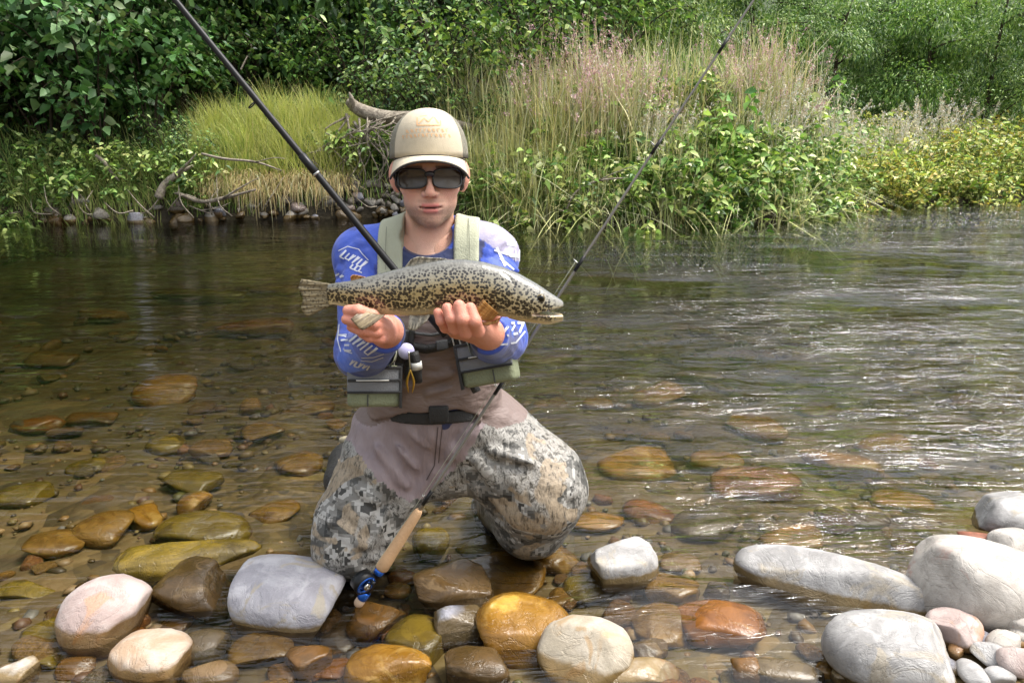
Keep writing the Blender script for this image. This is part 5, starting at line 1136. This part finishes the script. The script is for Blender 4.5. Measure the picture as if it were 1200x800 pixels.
def fin(name, outline, Y, mat, curve=.0, seg=1, thick=.0016, tipY=0.0):
    """outline in photograph pixels: first half along the base, second half back along the free edge"""
    n = len(outline)//2; base_, edge = outline[:n], outline[n:][::-1]; nb, nr_ = 22, 8; V = []; bs_, es_ = spline([(a, b, 0) for a, b in base_], nb), spline([(a, b, 0) for a, b in edge], nb)
    for i in range(nb):
        for j in range(nr_+1):
            k = j/nr_; q = bs_[i]*(1-k)+es_[i]*k; V.append(P(q[0], q[1], Y+tipY*k+curve*math.sin(k*3.1)+.0012*math.sin(i*1.9)*k)[:])
    F = [(i*(nr_+1)+j, (i+1)*(nr_+1)+j, (i+1)*(nr_+1)+j+1, i*(nr_+1)+j+1) for i in range(nb-1) for j in range(nr_)]
    o = mesh_obj(name, np.array(V), np.array(F), mat, trout, smooth=True); m = o.modifiers.new('thick', 'SOLIDIFY'); m.thickness = thick; m.offset = 0; return o
M_FT = fin_mat('tail_fin_skin', '#74684f', '#a3977a', 300, 0, .6); M_FO = fin_mat('orange_fin_skin', '#9a6a34', '#c49355', 230, .9); M_FD = fin_mat('grey_fin_skin', '#777266', '#a8a08e', 200, 1.2, .4); M_FB = fin_mat('anal_fin_skin', '#6a5c48', '#9a8a6c', 260, .5, .1)
fin('caudal_fin', [(390, 333), (388, 339), (387, 345), (388, 351), (390, 357), (360, 371), (353, 362), (355, 349), (350, 337), (353, 327)], FY, M_FT, .002)
fin('dorsal_fin', [(470, 318), (486, 311), (505, 307), (527, 305), (522, 303), (505, 302), (490, 301), (482, 304)], FY, M_FD, .001)
fin('adipose_fin', [(411, 330), (417, 329), (424, 328), (434, 327), (428, 325), (421, 323), (414, 322), (411, 324)], FY, M_FO, .001)
fin('anal_fin', [(422, 364), (432, 366), (442, 368), (451, 369), (440, 378), (432, 383), (423, 386), (411, 374)], FY-.048, M_FB, -.003, tipY=-.020)
fin('pelvic_fin', [(480, 369), (486, 370), (495, 370), (505, 368), (500, 376), (493, 382), (486, 387), (478, 386)], FY-.016, M_FD, -.002, tipY=-.012)
fin('pectoral_fin', [(585, 368), (580, 371), (577, 374), (572, 376), (552, 372), (556, 366), (562, 357), (566, 351)], FY-.026, M_FO, -.003, tipY=-.024)
fin('pectoral_fin', [(588, 371), (584, 374), (580, 376), (576, 377), (564, 378), (566, 380), (572, 381), (582, 378)], FY-.012, M_FO, -.001, tipY=-.012)
bvF = BVHTree.FromPolygons([tuple(v) for v in FV], [tuple(f) for f in FF])
ec = hit(bvF, 634, 349.5, -.0015); fdir = (CAMP-ec).normalized()
M_IRIS = plain('fish_iris', '#5f5230', .2); M_PUP = plain('fish_pupil', '#080808', .08)
V, F = tube([ec-Vector((0, -.002, 0)), ec+Vector((0, -.0022, 0)), ec+Vector((0, -.0034, 0))], [.0080, .0076, .004], 18); ey = mesh_obj('eye', V, F, M_IRIS, trout, smooth=True)
V, F = tube([ec, ec+Vector((0, -.0034, 0)), ec+Vector((0, -.0042, 0))], [.0064, .0060, .003], 16); mesh_obj('pupil', V, F, M_PUP, ey, smooth=True)

# ------------------------------------------------------------------ the rods
def along(a, b, t_): return a+(b-a)*t_
BUT = P(420, 707, 1.555); FARP = P(655, 346, 1.66); UD = (FARP-BUT).normalized()
M_BLANK = plain('grey_rod_blank', '#6a675f', .3, 0, 40, .1, Coat_Weight=.5); M_BLANKB = plain('black_rod_blank', '#0e0e10', .45, 0, 40, .1, Specular_IOR_Level=.3); M_CORK = plain('cork', '#c49f78', .8, .003, 240, .16); M_BLUE = plain('blue_anodised', '#2a63c4', .25, 0, 60, .1, Metallic=.7); M_RBLK = plain('black_anodised', '#17181a', .35, 0, 60, .2, Metallic=.5)
rod = empty('fly_rod', tuple(BUT)); tag(rod, 'grey fly rod with cork grip and blue reel leaning across the man\'s thigh', 'fishing rod')
def pt(m): return BUT+UD*m
L0 = .045
tube_obj('butt_cap', [pt(-.006), pt(.0), pt(.010), pt(.014)], [.008, .012, .012, .0105], plain('pale_wood', '#b59a80', .6), rod, None, 14)
tube_obj('reel_seat_ring', [pt(.014), pt(.016), pt(.034), pt(.036)], [.0105, .0125, .0125, .011], M_BLUE, rod, None, 14)
tube_obj('reel_seat', [pt(.036), pt(.098), pt(.100)], [.0098, .0098, .0125], M_RBLK, rod, None, 14)
tube_obj('reel_seat_ring', [pt(.088), pt(.090), pt(.100), pt(.102)], [.0105, .0125, .0125, .011], M_BLUE, rod, None, 14)
tube_obj('cork_grip', [pt(.102), pt(.108), pt(.13), pt(.17), pt(.22), pt(.262), pt(.272), pt(.276)], [.0125, .0160, .0158, .0140, .0128, .0112, .0095, .007], M_CORK, rod, None, 18)
TOTAL = 2.65
def sag(m): return pt(m)+Vector((.012, -.01, -.03))*((max(0, m-.9)/1.7)**2)
tube_obj('blank', [sag(.27+(TOTAL-.27)*k/26) for k in range(27)], [.0042*(1-.76*k/26) for k in range(27)], M_BLANK, rod, None, 8)
for m in (.31, .62, .95, 1.25, 1.5, 1.75, 1.98, 2.2, 2.4):
    c = sag(m); n1 = UD.cross(Vector((0, 1, 0))).normalized(); rg = .007 if m > .5 else .004
    loop = [c+n1*.010+(n1*math.cos(a)+UD*.25*math.cos(a)+Vector((0, 1, 0))*math.sin(a))*rg for a in np.linspace(0, 2*math.pi, 13)]; tube_obj('line_guide', loop, [.0009]*13, M_STEEL, rod, None, 5)
    tube_obj('guide_wrap', [sag(m-.02), sag(m+.02)], [.0050*(1-.6*m/TOTAL)]*2, M_BLANKB, rod, None, 8)
# reel hangs below the seat
side = UD.cross(Vector((0, 0, 1))).normalized()*-1; dn = (Vector((-.50, -.55, .20))-UD*UD.dot(Vector((-.50, -.55, .20)))).normalized(); axr = UD.cross(dn).normalized(); rc = pt(.066)+dn*.032
reel = None
def disc(c, ax, r0, r1, th, mat, name, par, seg=30):
    a = ax.orthogonal().normalized(); b = ax.cross(a); V = []; F = []
    for s in (-1, 1):
        for rr_ in (r0, r1):
            for k in range(seg): q = 2*math.pi*k/seg; V.append((c+ax*th/2*s+(a*math.cos(q)+b*math.sin(q))*rr_)[:])
    for k in range(seg):
        n_ = (k+1) % seg; i0, o0, i1, o1 = 0, seg, 2*seg, 3*seg; F += [(i0+k, o0+k, o0+n_, i0+n_), (i1+k, i1+n_, o1+n_, o1+k), (o0+k, o1+k, o1+n_, o0+n_), (i0+k, i0+n_, i1+n_, i1+k)]
    return mesh_obj(name, np.array(V), np.array(F), mat, par)
reel = disc(rc, axr, .0235, .027, .026, M_RBLK, 'reel', rod)
disc(rc, axr, .004, .023, .018, M_BLUE, 'spool', reel); disc(rc+axr*.012, axr, .016, .0240, .003, M_BLUE, 'spool_rim', reel); disc(rc-axr*.012, axr, .003, .0240, .003, M_BLUE, 'spool_rim', reel); disc(rc+axr*.016, axr, .002, .009, .008, M_STEEL, 'drag_knob', reel, 18)
box_obj('reel_foot', pt(.066)+dn*.008, (.052, .008, .010), M_RBLK, reel, UD.to_track_quat('X', 'Z').to_euler(), .002)
tube_obj('handle', [rc+axr*.016+UD*.018, rc+axr*.030+UD*.018], [.004, .005], M_RBLK, reel, None, 10)
line = tube_obj('fly_line', [pt(.066)+dn*.028, along(pt(.31), pt(.31), 0)+UD.cross(Vector((0, 1, 0))).normalized()*.012, sag(.62)+UD.cross(Vector((0, 1, 0))).normalized()*.010, sag(.95)+UD.cross(Vector((0, 1, 0))).normalized()*.010], [.0005]*4, M_SAGE, rod, 20, 5)

rod2 = empty('spare_rod', tuple(P(492, 352, 1.53))); tag(rod2, 'black rod tucked under the chest strap and rising over the man\'s shoulder', 'fishing rod')
a, b = P(492, 352, 1.545), P(205, 0, 1.62); u2 = b-a; n_ = 24
tube_obj('blank', [a+u2*(k/n_)*1.5 for k in range(n_+1)], [.0078*(1-.34*k/n_) for k in range(n_+1)], M_BLANKB, rod2, None, 10)
k = .47; tube_obj('ferrule', [a+u2*(k-.03), a+u2*(k-.028), a+u2*(k+.028), a+u2*(k+.03)], [.0074, .0086, .0082, .007], M_RBLK, rod2, None, 12)
tube_obj('ferrule_ring', [a+u2*(k-.036), a+u2*(k-.030)], [.0082, .0082], M_STEEL, rod2, None, 12)
gc = a+u2*.68; gn = Vector((-.6, -.2, -.6)).normalized(); loop = [gc+gn*.014+(gn*math.cos(q)+Vector((0, 1, 0))*math.sin(q))*.008 for q in np.linspace(0, 2*math.pi, 13)]; tube_obj('line_guide', loop, [.0014]*13, M_RBLK, rod2, None, 5)
tube_obj('grip', [a-u2*.12, a-u2*.02, a+u2*.0], [.012, .013, .009], plain('black_foam', '#1b1b1b', .85, .002, 300), rod2, None, 14)
